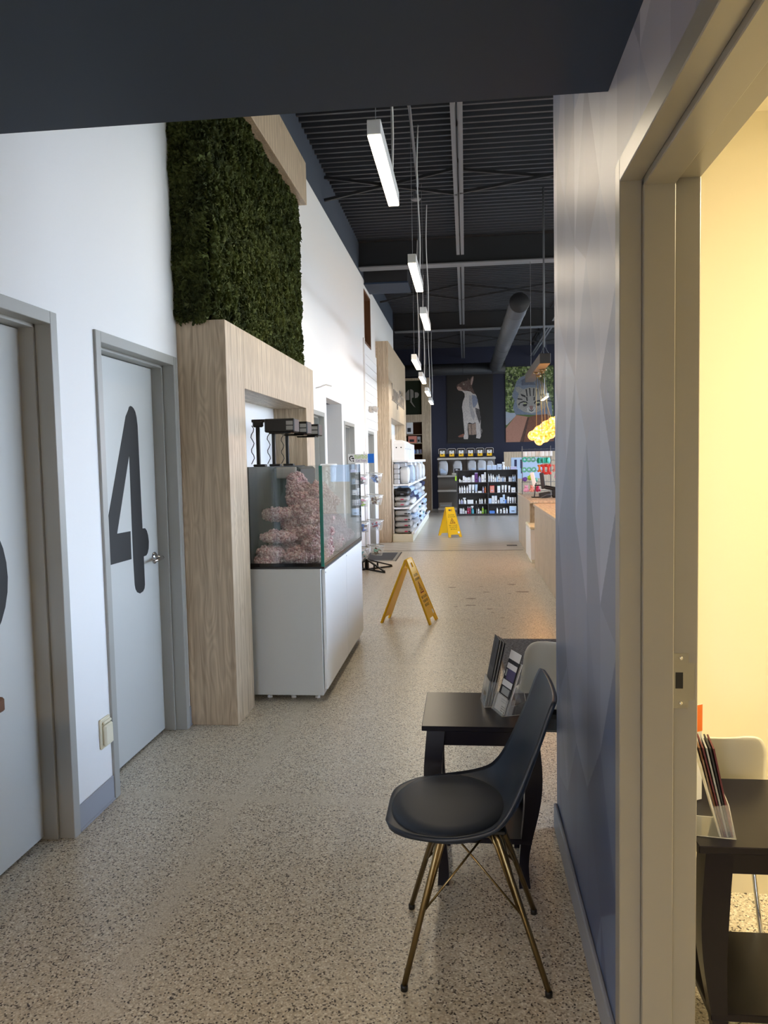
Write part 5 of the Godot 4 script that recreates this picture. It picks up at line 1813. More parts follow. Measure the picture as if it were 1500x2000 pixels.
func build_gondola() -> void:
	var t := thing("white_shelving", "white steel shop shelving loaded with pet food sacks by the second ash portal", "shelving", Vector3(-1.4, 0, -17.4))
	var s := ns()
	bx(s, Vector3(0.0, 0, -3.2), Vector3(0.39, 0.15, 2.98), 0.004)
	part("base_deck", s, "cream", t)
	s = ns()
	bx(s, Vector3(0.0, 0.15, -3.2), Vector3(0.03, 1.95, 2.9), 0.003)
	part("back_panel", s, "white", t)
	s = ns()
	bx(s, Vector3(0.36, 0.15, -3.22), Vector3(0.42, 0.185, 3.0), 0.004)
	part("base_lip", s, "white", t)
	for q in [[0.655, 0.33], [1.095, 0.315], [1.545, 0.315]]:
		s = ns()
		bx(s, Vector3(0.03, q[0] - 0.03, -3.2), Vector3(q[1], q[0], 2.98), 0.004)
		var sh := part("shelf", s, "white", t)
		s = ns()
		bx(s, Vector3(q[1] - 0.004, q[0] - 0.045, -3.2), Vector3(q[1] + 0.012, q[0] + 0.012, 2.99), 0.004)
		part("price_rail", s, "cabinet_white", sh)
	# bottom: stacks of flat sacks, nearest stack has four
	rng.seed = 70
	var lv := ["lowest", "second", "third", "top"]
	for k in 4:
		var o := thing("food_sack", "%s pale grey food sack of the nearest bottom stack on the white shelving" % lv[k], "food sack", Vector3(-1.36, 0.152 + k * 0.112, -14.78), 0.0, "food sacks on the white shelving")
		s = ns(false)
		sack(s, Vector3(0.0, 0, -0.32), Vector3(0.335 - 0.015 * k, 0.118, 0.33), 10 + k)
		part("bag", s, "bag_grey", o)
		s = ns()
		bx(s, Vector3(0.19, 0.038, 0.318), Vector3(0.245, 0.06, 0.338))
		part("print", s, "crimson" if k != 3 else "ink", o)
		s = ns()
		bx(s, Vector3(0.255, 0.038, 0.318), Vector3(0.295, 0.058, 0.336))
		part("print", s, "ink", o)
	for c in 4:
		for k in 4:
			var o := thing("food_sack", "%s white food sack of bottom stack %s along the white shelving" % [lv[k], ["two", "three", "four", "five"][c]], "food sack", Vector3(-1.36, 0.152 + k * 0.108, -15.75 - c * 1.15), 0.0, "food sacks on the white shelving")
			s = ns(false)
			sack(s, Vector3(0.0, 0, -0.5), Vector3(0.345 + rng.randf_range(-0.02, 0.03), 0.115, 0.5), 30 + c * 4 + k)
			part("bag", s, ["bag_white", "bag_silver", "item_pale", "bag_white"][(c + k) % 4], o)
			s = ns()
			bx(s, Vector3(0.31, 0.04, -0.2 + 0.1 * k), Vector3(0.36, 0.075, 0.02 + 0.1 * k))
			part("print", s, ["ink", "item_teal", "navy_item", "ink"][(c * 2 + k) % 4], o)
	# middle shelf: two flat sacks and a black one on top
	for k in 3:
		var o := thing("food_sack", ["lower pale grey sack on the middle shelf near end", "upper pale grey sack on the middle shelf near end", "black sack draped on the middle shelf near end"][k], "food sack", Vector3(-1.36, 0.658 + k * 0.1, -14.8), 0.0, "food sacks on the white shelving")
		s = ns(false)
		sack(s, Vector3(0.0, 0, -0.32), Vector3(0.25 + 0.02 * k, 0.108 if k < 2 else 0.15, 0.35), 60 + k)
		part("bag", s, "bag_grey" if k < 2 else "black", o)
		s = ns()
		bx(s, Vector3(0.12, 0.04, 0.335), Vector3(0.18, 0.06, 0.357))
		part("print", s, "crimson" if k < 2 else "grey_steel", o)
	for c in 4:
		for k in 3:
			var o := thing("food_sack", "%s sack of pile %s on the middle white shelf" % [lv[k], ["two", "three", "four", "five"][c]], "food sack", Vector3(-1.36, 0.658 + k * 0.12, -15.75 - c * 1.15), 0.0, "food sacks on the white shelving")
			s = ns(false)
			sack(s, Vector3(0.0, 0, -0.5), Vector3(0.3 + rng.randf_range(-0.02, 0.03), 0.125, 0.5), 80 + c * 3 + k)
			part("bag", s, ["bag_white", "navy_item", "item_pale", "bag_silver"][(c + k) % 4], o)
	# upper shelf: four small boxes at the end, then upright sacks
	for k in 4:
		s = ns()
		bx(s, Vector3(0.01, 0, -0.25), Vector3(0.115, 0.092, 0.28), 0.012)
		solo("grey_pouch", s, "bag_silver", "%s silver pouch of the small stack on the upper white shelf" % lv[k], "pouch", "silver pouches", Vector3(-1.37, 1.097 + k * 0.096, -14.75))
	for k in 9:
		var o := thing("upright_bag", "%s upright food bag from the near end on the upper white shelf" % ORD[k], "food bag", Vector3(-1.13 + (0.03 if k % 2 else -0.03), 1.098, -14.75 - k * 0.62), 0.0, "upright bags on the upper shelf")
		s = ns(false)
		sack(s, Vector3(-0.1, 0, -0.2), Vector3(0.08, 0.33 + 0.02 * (k % 3), 0.2), 100 + k)
		part("bag", s, ["bag_white", "item_pale", "navy_item", "bag_silver", "item_lav", "bag_white", "item_pale", "bag_white", "item_teal"][k], o)
		s = ns()
		bx(s, Vector3(-0.08, 0.325 + 0.02 * (k % 3), -0.17), Vector3(0.06, 0.395, 0.17), 0.008, Transform3D(Basis(Vector3(0, 0, 1), 0.1), Vector3.ZERO))
		part("folded_top", s, "white" if k % 2 else "bag_silver", o)
	# top: cardboard carriers
	var box_l := ["nearest white cardboard carrier on top of the white shelving", "second white cardboard carrier on top of the white shelving", "third white cardboard carrier on top of the white shelving"]
	for k in 3:
		var o := thing("pet_carrier_box", box_l[k], "carrier box", Vector3(-1.26, 1.548, -14.8 - k * 0.6), 0.0, "white carriers on the shelving")
		s = ns()
		bx(s, Vector3(-0.13, 0, -0.24), Vector3(0.11, 0.33, 0.24), 0.004)
		part("body", s, "white", o)
		s = ns()
		prism(s, pset([-0.13, 0.33, 0.11, 0.33, 0.05, 0.38, -0.07, 0.38], 1.0), 0.44, Transform3D(Basis.IDENTITY, Vector3(0, 0, -0.22)))
		part("folded_lid", s, "white", o)
		for q in [[-0.05, 0.24], [0.04, 0.24]]:
			s = ns(false)
			lathe(s, [Vector2(0.013, 0.0), Vector2(0.012, 0.002), Vector2(0, 0.002)], 10, Transform3D(Basis(Vector3(1, 0, 0), PI / 2), Vector3(q[0], q[1], 0.24)))
			part("air_hole", s, "black", o)
			s = ns(false)
			lathe(s, [Vector2(0.013, 0.0), Vector2(0.012, 0.002), Vector2(0, 0.002)], 10, Transform3D(Basis(Vector3(0, 0, 1), -PI / 2), Vector3(0.11, 0.22, q[0] * 2.0)))
			part("air_hole", s, "black", o)

# ---------------------------------------------------------------- counter
func build_counter() -> void:
	var t := thing("service_counter", "long ash fronted service counter nearest the printed wall", "counter", Vector3(0.95, 0, -8.4))
	var s := ns()
	bx(s, Vector3(0.0, 0, -2.55), Vector3(1.1, 0.855, 3.6), 0.003)
	part("front_panel", s, "ash", t)
	s = ns()
	bx(s, Vector3(-0.015, 0.858, -2.6), Vector3(1.15, 0.895, 3.6), 0.004)
	part("worktop", s, "ash", t)
	s = ns()
	bx(s, Vector3(0.02, 0.852, -2.56), Vector3(1.1, 0.859, 3.6))
	part("shadow_gap", s, "shelf_dark", t)
	t = thing("service_counter", "far ash fronted counter holding the toy racks", "counter", Vector3(0.965, 0, -13.0))
	s = ns()
	bx(s, Vector3(0.0, 0, -1.5), Vector3(1.15, 0.855, 1.05), 0.003)
	part("front_panel", s, "ash", t)
	s = ns()
	bx(s, Vector3(-0.015, 0.858, -1.52), Vector3(1.2, 0.892, 1.3), 0.004)
	part("worktop", s, "ash", t)
	s = ns()
	bx(s, Vector3(0.1, 0, 1.05), Vector3(1.15, 0.855, 1.98), 0.003)
	part("recessed_panel", s, "ash", t)
	s = ns()
	bx(s, Vector3(0.01, 0.852, -1.5), Vector3(1.15, 0.859, 1.28))
	part("shadow_gap", s, "shelf_dark", t)
	# white bin in the recess
	t = thing("white_bin", "slim white bin with lid in the recess of the ash counter", "bin", Vector3(0.96, 0, -11.75))
	s = ns()
	bx(s, Vector3(-0.04, 0.05, -0.42), Vector3(0.095, 0.5, 0.42), 0.008)
	part("body", s, "white", t)
	s = ns()
	bx(s, Vector3(-0.045, 0.5, -0.43), Vector3(0.1, 0.545, 0.43), 0.01)
	part("lid", s, "cream", t)
	s = ns()
	bx(s, Vector3(-0.02, 0.0, -0.3), Vector3(0.08, 0.05, 0.4), 0.004)
	part("foot", s, "cream", t)
	# payment terminal, white screen, black printer stand
	t = thing("white_screen", "white tilted customer screen seen from behind on the far counter", "screen", Vector3(1.12, 0.892, -12.75))
	s = ns()
	bx(s, Vector3(-0.03, 0.16, -0.008), Vector3(0.035, 0.4, 0.008), 0.004, Transform3D(Basis(Vector3(0, 0, 1), 0.22), Vector3(0.03, 0.02, 0)))
	part("screen_back", s, "white", t)
	s = ns()
	bx(s, Vector3(-0.025, 0, -0.012), Vector3(-0.008, 0.24, 0.012), 0.004, Transform3D(Basis(Vector3(0, 0, 1), -0.13), Vector3.ZERO))
	bx(s, Vector3(-0.06, 0.0, -0.08), Vector3(0.11, 0.014, 0.08), 0.005)
	bx(s, Vector3(-0.01, 0.19, -0.012), Vector3(0.1, 0.21, 0.012), 0.004)
	part("stand", s, "black", t)
	t = thing("card_terminal", "black angled card terminal arm beside the white screen on the far counter", "card terminal", Vector3(1.27, 0.892, -12.6))
	s = ns()
	bx(s, Vector3(-0.045, 0.15, -0.02), Vector3(0.02, 0.41, 0.02), 0.006, Transform3D(Basis(Vector3(0, 0, 1), 0.12), Vector3.ZERO))
	part("display_arm", s, "dark_steel", t)
	s = ns()
	bx(s, Vector3(-0.05, 0.14, -0.06), Vector3(0.16, 0.2, 0.06), 0.02, Transform3D(Basis(Vector3(0, 0, 1), -0.18), Vector3.ZERO))
	bx(s, Vector3(0.1, 0.0, -0.06), Vector3(0.2, 0.17, 0.06), 0.02)
	part("cradle", s, "black", t)
	s = ns()
	bx(s, Vector3(-0.09, 0.0, -0.1), Vector3(0.09, 0.09, 0.05), 0.01, Transform3D(Basis(Vector3(0, 0, 1), 0.15), Vector3.ZERO))
	part("keypad", s, "dark_steel", t)
	s = ns(false)
	tube(s, [Vector3(-0.1, 0.004, 0.1), Vector3(0.0, 0.05, 0.09), Vector3(0.1, 0.06, 0.06)], 0.004, 6)
	part("cable", s, "grey_steel", t)
	# wire rack of hanging toys on the far end of the counter
	t = thing("toy_rack", "wire toy rack crowded with coloured toys on the far counter", "display rack", Vector3(1.5, 0.892, -13.95))
	s = ns(false)
	for x in [-0.5, 0.0, 0.5]:
		tube(s, [Vector3(x, 0, 0), Vector3(x, 0.86, 0)], 0.008, 6)
	for y in [0.06, 0.22, 0.42, 0.6, 0.8]:
		tube(s, [Vector3(-0.52, y, 0), Vector3(0.52, y, 0)], 0.005, 6)
	part("wire_frame", s, "grey_steel", t)
	s = ns(false)
	for y in [0.24, 0.43, 0.61, 0.8]:
		for k in 10:
			tube(s, [Vector3(-0.49 + k * 0.105, y, 0), Vector3(-0.49 + k * 0.105, y + 0.01, 0.14)], 0.003, 5)
	part("hook", s, "grey_steel", t)
	rng.seed = 90
	# kind, x, y, material, size
	var toys := []
	for k in 3:
		toys.append(["toy_ring", -0.46 + k * 0.075, 0.62, ["teal", "mint", "mint"][k], 0.045, "green ring toy"])
	for k in 6:
		toys.append(["toy_disc", -0.22 + k * 0.035, 0.6, "teal", 0.055, "turquoise flying disc"])
	for k in 3:
		toys.append(["toy_ring", -0.47 + k * 0.085, 0.44, "mint", 0.045, "lower mint ring toy"])
	toys.append(["toy_bone", -0.2, 0.46, "orange", 0.06, "orange bone toy"])
	for k in 2:
		toys.append(["toy_bone", -0.13 + k * 0.085, 0.44, "red", 0.085, "red bone toy"])
	for k in 3:
		toys.append(["toy_bone", 0.06 + k * 0.06, 0.46, "salmon", 0.06, "salmon bone toy"])
	for k in 7:
		toys.append(["header_card", -0.46 + k * 0.075, 0.72, "white", 0.034, "white toy header card"])
	toys.append(["toy_ball", -0.46, 0.27, "violet", 0.05, "violet ball toy"])
	toys.append(["toy_ball", -0.36, 0.3, "lime", 0.06, "lime ball toy"])
	toys.append(["toy_ball", -0.27, 0.26, "mint", 0.045, "green ball toy"])
	toys.append(["toy_ball", 0.2, 0.26, "orange", 0.05, "orange ball toy"])
	toys.append(["toy_ball", 0.27, 0.27, "lime", 0.045, "lime ball toy low right"])
	toys.append(["toy_ball", 0.28, 0.66, "lime", 0.05, "yellow-green ball toy high right"])
	toys.append(["toy_ball", 0.24, 0.62, "red", 0.035, "small red ball toy high right"])
	toys.append(["toy_ball", 0.16, 0.63, "navy_item", 0.045, "navy ball toy"])
	for k in 3:
		toys.append(["plush_toy", -0.44 + k * 0.1, 0.1, ["pink", "salmon", "crimson"][k], 0.06, ["pink", "peach", "crimson"][k] + " plush toy"])
	for k in 4:
		toys.append(["plush_toy", 0.08 + k * 0.075, 0.32, ["pink", "ink", "violet", "pink"][k], 0.04, ["pink", "black", "violet", "rosy"][k] + " small plush toy"])
	var count := {}
	for q in toys:
		var key: String = q[5]
		count[key] = count.get(key, 0) + 1
	var seen := {}
	for q in toys:
		s = ns(false)
		var r: float = q[4]
		var kind: String = q[0]
		if kind == "toy_ring":
			var pts := []
			for k in 15:
				pts.append(Vector3(cos(TAU * k / 14) * r * 0.75, sin(TAU * k / 14) * r * 0.75, 0))
			tube(s, pts, r * 0.3, 8, false)
		elif kind == "toy_disc":
			lathe(s, [Vector2(0, -0.006), Vector2(r * 0.9, -0.008), Vector2(r, 0.0), Vector2(r * 0.85, 0.008), Vector2(0, 0.008)], 18, Transform3D(Basis(Vector3(0, 1, 0), 0.9) * Basis(Vector3(1, 0, 0), PI / 2), Vector3.ZERO))
		elif kind == "toy_bone":
			tube(s, [Vector3(0, -r * 0.7, 0), Vector3(0, 0, 0), Vector3(0, r * 0.7, 0)], [r * 0.36, r * 0.28, r * 0.36], 10)
			for a in [[-1, -1], [1, -1], [-1, 1], [1, 1]]:
				sphere(s, Vector3(a[0] * r * 0.3, a[1] * r * 0.8, 0), Vector3(r * 0.35, r * 0.32, r * 0.3), 10, 6)
		elif kind == "toy_ball":
			sphere(s, Vector3.ZERO, Vector3(r, r, r) * 0.8, 14, 10)
			for k in 8:
				var d := Vector3(rng.randf_range(-1, 1), rng.randf_range(-1, 1), rng.randf_range(-1, 1)).normalized()
				sphere(s, d * r * 0.75, Vector3(r, r, r) * 0.25, 8, 5)
		elif kind == "plush_toy":
			sphere(s, Vector3(0, -r * 0.2, 0), Vector3(r * 0.7, r * 0.8, r * 0.5), 12, 8)
			sphere(s, Vector3(0, r * 0.6, 0.01), Vector3(r * 0.5, r * 0.45, r * 0.45), 12, 8)
			for a in [-1.0, 1.0]:
				sphere(s, Vector3(a * r * 0.4, r * 0.95, 0), Vector3(r * 0.18, r * 0.25, r * 0.12), 8, 5)
				sphere(s, Vector3(a * r * 0.65, -r * 0.5, 0.02), Vector3(r * 0.25, r * 0.35, r * 0.25), 8, 5)
		else:
			bx(s, Vector3(-r, -r * 1.3, -0.002), Vector3(r, r * 1.3, 0.002), 0.001)
		seen[q[5]] = seen.get(q[5], -1) + 1
		var lab: String = ("%s from the left, a %s on the wire toy rack" % [ORD[seen[q[5]]], q[5]]) if count[q[5]] > 1 else ("%s hanging on the wire toy rack" % q[5])
		solo(kind, s, q[3], lab, "toy" if kind != "header_card" else "card", "toys on the wire rack", Vector3(1.5 + q[1], 0.892 + q[2], -13.95 + rng.randf_range(0.05, 0.12)))

# ---------------------------------------------------------------- far end of the shop
func bottle(st: SurfaceTool, cap: SurfaceTool, kind: String, w: float, h: float) -> void:
	var r := w / 2
	if kind == "bt":
		lathe(st, [Vector2(0, 0), Vector2(r * 0.92, 0), Vector2(r, 0.006), Vector2(r, h * 0.66), Vector2(r * 0.85, h * 0.74), Vector2(r * 0.42, h * 0.8), Vector2(0, h * 0.8)], 10)
		lathe(cap, [Vector2(0, h * 0.8), Vector2(r * 0.45, h * 0.8), Vector2(r * 0.4, h * 0.9), Vector2(r * 0.22, h), Vector2(0, h)], 8)
	elif kind == "tu":
		lathe(st, [Vector2(0, h), Vector2(r, h), Vector2(r * 0.98, h * 0.8), Vector2(r * 0.72, h * 0.2), Vector2(r * 0.68, h * 0.16), Vector2(0, h * 0.16)], 10, Transform3D(Basis.from_scale(Vector3(1, 1, 0.6)), Vector3.ZERO))
		lathe(cap, [Vector2(0, 0), Vector2(r * 0.7, 0), Vector2(r * 0.7, h * 0.16), Vector2(0, h * 0.16)], 10, Transform3D(Basis.from_scale(Vector3(1, 1, 0.7)), Vector3.ZERO))
	elif kind == "sp":
		lathe(st, [Vector2(0, 0), Vector2(r * 0.9, 0), Vector2(r * 0.95, 0.01), Vector2(r * 0.9, h * 0.45), Vector2(r * 0.4, h * 0.66), Vector2(r * 0.3, h * 0.72), Vector2(0, h * 0.72)], 10)
		bx(cap, Vector3(-r * 1.0, h * 0.82, -r * 0.3), Vector3(r * 0.75, h, r * 0.3), 0.004)
		bx(cap, Vector3(-r * 0.3, h * 0.7, -r * 0.3), Vector3(r * 0.35, h * 0.84, r * 0.3), 0.004)
		bx(cap, Vector3(-r * 0.8, h * 0.62, -r * 0.12), Vector3(-r * 0.62, h * 0.84, r * 0.12), 0.002)
	else:
		bx(st, Vector3(-r, 0, -minf(r, 0.035)), Vector3(r, h * 0.93, minf(r, 0.035)), 0.003)
		bx(cap, Vector3(-r, h * 0.93, -minf(r, 0.035)), Vector3(r, h, minf(r, 0.035)), 0.003)

func build_far_shop() -> void:
	var s := ns()
	# cat posters on the navy wall
	var posters := [[-0.56, 0.86, sitting_cat_print(), "tall dark poster of a seated brown and white cat looking left"], [1.24, 2.7, tabby_print(), "tall poster of a grey tabby cat face above a timber block"]]
	for q in posters:
		var t := thing("cat_poster", q[3], "poster", Vector3((q[0] + q[1]) / 2, 2.04, -24.2))
		var w: float = (q[1] - q[0]) / 2
		s = ns()
		bx(s, Vector3(-w, 0, 0.001), Vector3(w, 2.31, 0.03), 0.002)
		part("canvas_edge", s, "ink", t)
		s = ns()
		face(s, [Vector3(-w, 0, 0.0315), Vector3(w, 0, 0.0315), Vector3(w, 2.31, 0.0315), Vector3(-w, 2.31, 0.0315)], Vector3(0, 0, 1), [Vector2(0, 1), Vector2(1, 1), Vector2(1, 0), Vector2(0, 0)])
		var m := StandardMaterial3D.new()
		m.albedo_texture = q[2]
		m.roughness = 0.5
		part("print", s, m, t)
	# ash shelving unit with emblem at the back left
	var t := thing("ash_shelving", "tall ash wall unit with dark shelves and grey emblem at the back", "shelving", Vector3(-1.9, 0, -23.5))
	s = ns()
	bx(s, Vector3(0.58, 0, -0.68), Vector3(0.84, 4.03, 0.0), 0.003)
	part("side_panel", s, "ash", t)
	s = ns()
	bx(s, Vector3(-1.4, 0, -0.68), Vector3(-1.2, 4.03, 0.0), 0.003)
	part("side_panel", s, "ash", t)
	s = ns()
	bx(s, Vector3(-1.2, 3.96, -0.68), Vector3(0.58, 4.03, 0.0), 0.003)
	part("top_rail", s, "ash", t)
	s = ns()
	bx(s, Vector3(-1.2, 2.70, -0.68), Vector3(0.58, 2.93, 0.0), 0.003)
	part("middle_rail", s, "ash", t)
	s = ns()
	bx(s, Vector3(-1.2, 0.0, -0.68), Vector3(0.58, 0.16, 0.0), 0.003)
	part("plinth", s, "ash", t)
	s = ns()
	bx(s, Vector3(-1.2, 0.16, -0.66), Vector3(0.58, 2.7, -0.62))
	part("back_panel", s, "brown", t)
	s = ns()
	bx(s, Vector3(-1.2, 2.93, -0.1), Vector3(0.58, 3.96, -0.06))
	var eb := part("emblem_board", s, "moss_back", t)
	s = ns()
	var TE := Transform3D(Basis.IDENTITY, Vector3(1.9, 0, -0.06))
	prism(s, pset([-1.793, 3.38, -1.793, 3.587, -1.74, 3.66, -1.69, 3.69, -1.69, 3.38], 1.0), 0.02, TE)
	prism(s, pset([-1.66, 3.30, -1.66, 3.70, -1.6, 3.69, -1.562, 3.65, -1.562, 3.45, -1.6, 3.445, -1.617, 3.42, -1.619, 3.333], 1.0), 0.02, TE)
	prism(s, pset([-1.52, 3.43, -1.52, 3.605, -1.44, 3.6, -1.4, 3.56, -1.4, 3.51, -1.44, 3.45], 1.0), 0.02, TE)
	prism(s, pset([-1.685, 3.33, -1.62, 3.33, -1.55, 3.21, -1.51, 3.146, -1.57, 3.19], 1.0), 0.02, TE)
	part("emblem", s, "grey_panel", eb)
	for y in [2.33, 2.07, 1.74, 1.4, 0.85, 0.5]:
		s = ns()
		bx(s, Vector3(-1.2, y - 0.02, -0.62), Vector3(0.58, y, -0.02), 0.002)
		part("shelf", s, "ash", t)
	var stuff := [[-1.70, 2.352, 0.2, 0.36, "paper", "white picture box with dark print on the top shelf of the ash unit", "box"], [-1.62, 2.07, 0.26, 0.22, "salmon", "small framed pet photo box on the second shelf of the ash unit", "box"], [-1.86, 2.07, 0.1, 0.16, "white", "white figurine box on the second shelf of the ash unit", "box"], [-1.42, 2.07, 0.1, 0.2, "bag_silver", "silver box at the right of the second shelf of the ash unit", "box"], [-1.72, 1.74, 0.13, 0.19, "salmon", "pink box on the third shelf of the ash unit", "box"]]
	for q in stuff:
		s = ns()
		bx(s, Vector3(-q[2] / 2, 0, -0.06), Vector3(q[2] / 2, q[3] * 0.96, 0.06), 0.004)
		var o := thing("shop_box", q[5], q[6], Vector3(q[0], q[1], -23.62))
		part("body", s, q[4], o)
		s = ns()
		bx(s, Vector3(-q[2] * 0.35, q[3] * 0.15, 0.06), Vector3(q[2] * 0.2, q[3] * 0.5, 0.062))
		part("print", s, "ink", o)
	for k in 4:
		s = ns(false)
		lathe(s, [Vector2(0, 0), Vector2(0.045, 0), Vector2(0.045, 0.09), Vector2(0.038, 0.1), Vector2(0.038, 0.13), Vector2(0, 0.132)], 12)
		solo("treat_jar", s, ["item_blue", "item_pale", "item_lav", "bag_silver"][k], "%s jar from the left on the third shelf of the ash unit" % ORD[k], "jar", "jars on the ash unit", Vector3(-1.58 + k * 0.1, 1.74, -23.6))
	for k in 3:
		s = ns()
		bx(s, Vector3(-0.12, 0, -0.08), Vector3(0.12, 0.12, 0.08), 0.01)
		solo("shop_box", s, ["bag_white", "bag_white", "bag_silver"][k], "%s pale box from the left on the fourth shelf of the ash unit" % ORD[k], "box", "pale boxes on the ash unit", Vector3(-1.78 + k * 0.24, 1.4, -23.64))
	s = ns()
	bx(s, Vector3(-0.08, 0, -0.06), Vector3(0.08, 0.14, 0.06), 0.01)
	solo("shop_box", s, "bag_white", "lone small white box low on the ash unit", "box", "", Vector3(-1.42, 0.85, -23.62))

	# grey shelving with black pails on top
	t = thing("grey_shelving", "grey steel shop shelving topped with six black pails", "shelving", Vector3(0.01, 0, -22.9))
	for k in 2:
		var x0 := -0.84 + k * 0.845
		s = ns()
		bx(s, Vector3(x0, 0.02, 0.0), Vector3(x0 + 0.835, 1.62, 0.03))
		part("back_panel", s, "grey_panel", t)
		for y in [0.13, 0.66, 1.085, 1.59]:
			s = ns()
			bx(s, Vector3(x0, y - 0.055, 0.03), Vector3(x0 + 0.838, y, 0.5), 0.006)
			part("shelf", s, "grey_shelf", t)
	s = ns()
	bx(s, Vector3(-0.83, 0, 0.03), Vector3(0.83, 0.075, 0.46), 0.004)
	part("kick_plate", s, "grey_panel", t)
	for k in 6:
		var o := thing("black_pail", "%s black pail from the left on the grey shelving, yellow and white label" % ORD[k], "pail", Vector3(-0.68 + k * 0.272, 1.59, -22.6), 0.0, "black pails in a row")
		s = ns()
		prism(s, pset([-0.085, 0, 0.085, 0, 0.112, 0.235, -0.112, 0.235], 1.0), 0.2, Transform3D(Basis.IDENTITY, Vector3(0, 0, -0.1)))
		part("body", s, "tub_black", o)
		s = ns()
		bx(s, Vector3(-0.115, 0.235, -0.105), Vector3(0.115, 0.258, 0.105), 0.006)
		part("lid", s, "tub_black", o)
		s = ns(false)
		tube(s, [Vector3(-0.112, 0.12, 0.09), Vector3(-0.112, 0.255, 0.108), Vector3(-0.08, 0.268, 0.11), Vector3(0.08, 0.268, 0.11), Vector3(0.112, 0.255, 0.108), Vector3(0.112, 0.12, 0.09)], 0.008, 6)
		part("handle", s, "grey_shelf", o)
		s = ns()
		bx(s, Vector3(-0.07, 0.12, 0.1), Vector3(0.07, 0.21, 0.103))
		part("label", s, "white", o)
		s = ns()
		bx(s, Vector3(-0.07, 0.04, 0.1), Vector3(0.07, 0.12, 0.103))
		part("label", s, "yellow", o)
		s = ns()
		prism(s, pset([-0.035, 0.11, -0.01, 0.115, 0.02, 0.1, 0.0, 0.08, -0.03, 0.09], 1.0), 0.002, Transform3D(Basis.IDENTITY, Vector3(0, 0, 0.103)))
		prism(s, pset([-0.025, 0.2, 0.025, 0.2, 0.012, 0.18, -0.012, 0.18], 1.0), 0.002, Transform3D(Basis.IDENTITY, Vector3(0, 0, 0.103)))
		part("print", s, "ink", o)
	var bags := [[-0.66, 0.26, 0.42], [-0.25, 0.26, 0.42], [0.17, 0.26, 0.42], [0.45, 0.26, 0.42], [0.69, 0.2, 0.4]]
	for k in bags.size():
		var q: Array = bags[k]
		var o := thing("silver_bag", "%s silver pouch from the left on the upper grey shelf" % ORD[k], "bag", Vector3(q[0], 1.087, -22.55), 0.0, "silver pouches under the pails")
		s = ns(false)
		sack(s, Vector3(-q[1] / 2, 0, -0.09), Vector3(q[1] / 2, q[2], 0.09), 140 + k)
		part("bag", s, "bag_silver", o)
		s = ns()
		bx(s, Vector3(-q[1] * 0.33, 0.06, 0.083), Vector3(q[1] * 0.3, 0.19, 0.094), 0.004)
		part("label", s, "item_pale" if k != 1 else "ink", o)
	var low := [[-0.61, 0.132, 0.36, 0.16, "grey_panel"], [-0.11, 0.662, 0.22, 0.2, "bag_silver"], [-0.12, 0.132, 0.2, 0.14, "bag_silver"], [-0.12, 0.272, 0.2, 0.12, "grey_panel"], [-0.12, 0.392, 0.2, 0.14, "bag_silver"], [-0.36, 1.087, 0.1, 0.06, "cream"]]
	for k in low.size():
		var q: Array = low[k]
		var o := thing("grey_carton", ["long low carton on the bottom grey shelf", "carton on the middle grey shelf beside the dark shelving", "lowest carton of the small stack on the bottom grey shelf", "middle carton of the small stack on the bottom grey shelf", "top carton of the small stack on the bottom grey shelf", "tiny cream carton between two silver pouches"][k], "carton", Vector3(q[0], q[1], -22.58))
		s = ns()
		bx(s, Vector3(-q[2] / 2, 0, -0.12), Vector3(q[2] / 2, q[3], 0.12), 0.006)
		part("body", s, q[4], o)
		s = ns()
		bx(s, Vector3(-q[2] * 0.4, q[3] * 0.35, 0.12), Vector3(q[2] * 0.4, q[3] * 0.6, 0.122))
		part("print", s, "paper_grey", o)
	s = ns()
	bx(s, Vector3(-0.022, -0.12, -0.004), Vector3(0.022, 0.0, 0.004), 0.003)
	bx(s, Vector3(-0.003, 0.0, -0.002), Vector3(0.003, 0.06, 0.002))
	solo("shelf_tag", s, "lime", "green tag hanging at the left corner of the dark shelving", "tag", "", Vector3(-0.28, 1.08, -20.98))

	# dark open shelving full of bottles
	t = thing("dark_shelving", "low dark two bay shelving filled with grooming bottles", "shelving", Vector3(0.565, 0, -21.0))
	for x in [-0.815, 0.02, 0.805]:
		s = ns()
		bx(s, Vector3(x - 0.012, 0, -0.3), Vector3(x + 0.012, 1.235, 0.0), 0.002)
		part("upright", s, "shelf_dark", t)
	var levels := [0.055, 0.325, 0.62, 0.912]
	for y in [0.055, 0.325, 0.62, 0.912, 1.24]:
		for b in 2:
			s = ns()
			bx(s, Vector3(-0.803 + b * 0.835, y - 0.02, -0.29), Vector3(0.008 + b * 0.785, y, -0.002), 0.002)
			part("shelf", s, "shelf_dark", t)
	s = ns()
	bx(s, Vector3(-0.82, 0.03, -0.31), Vector3(0.81, 1.235, -0.295))
	part("back_panel", s, "shelf_dark", t)
	s = ns()
	bx(s, Vector3(-0.8, 0, -0.02), Vector3(0.79, 0.035, -0.012))
	part("kick_board", s, "shelf_dark", t)
	var W := "white"
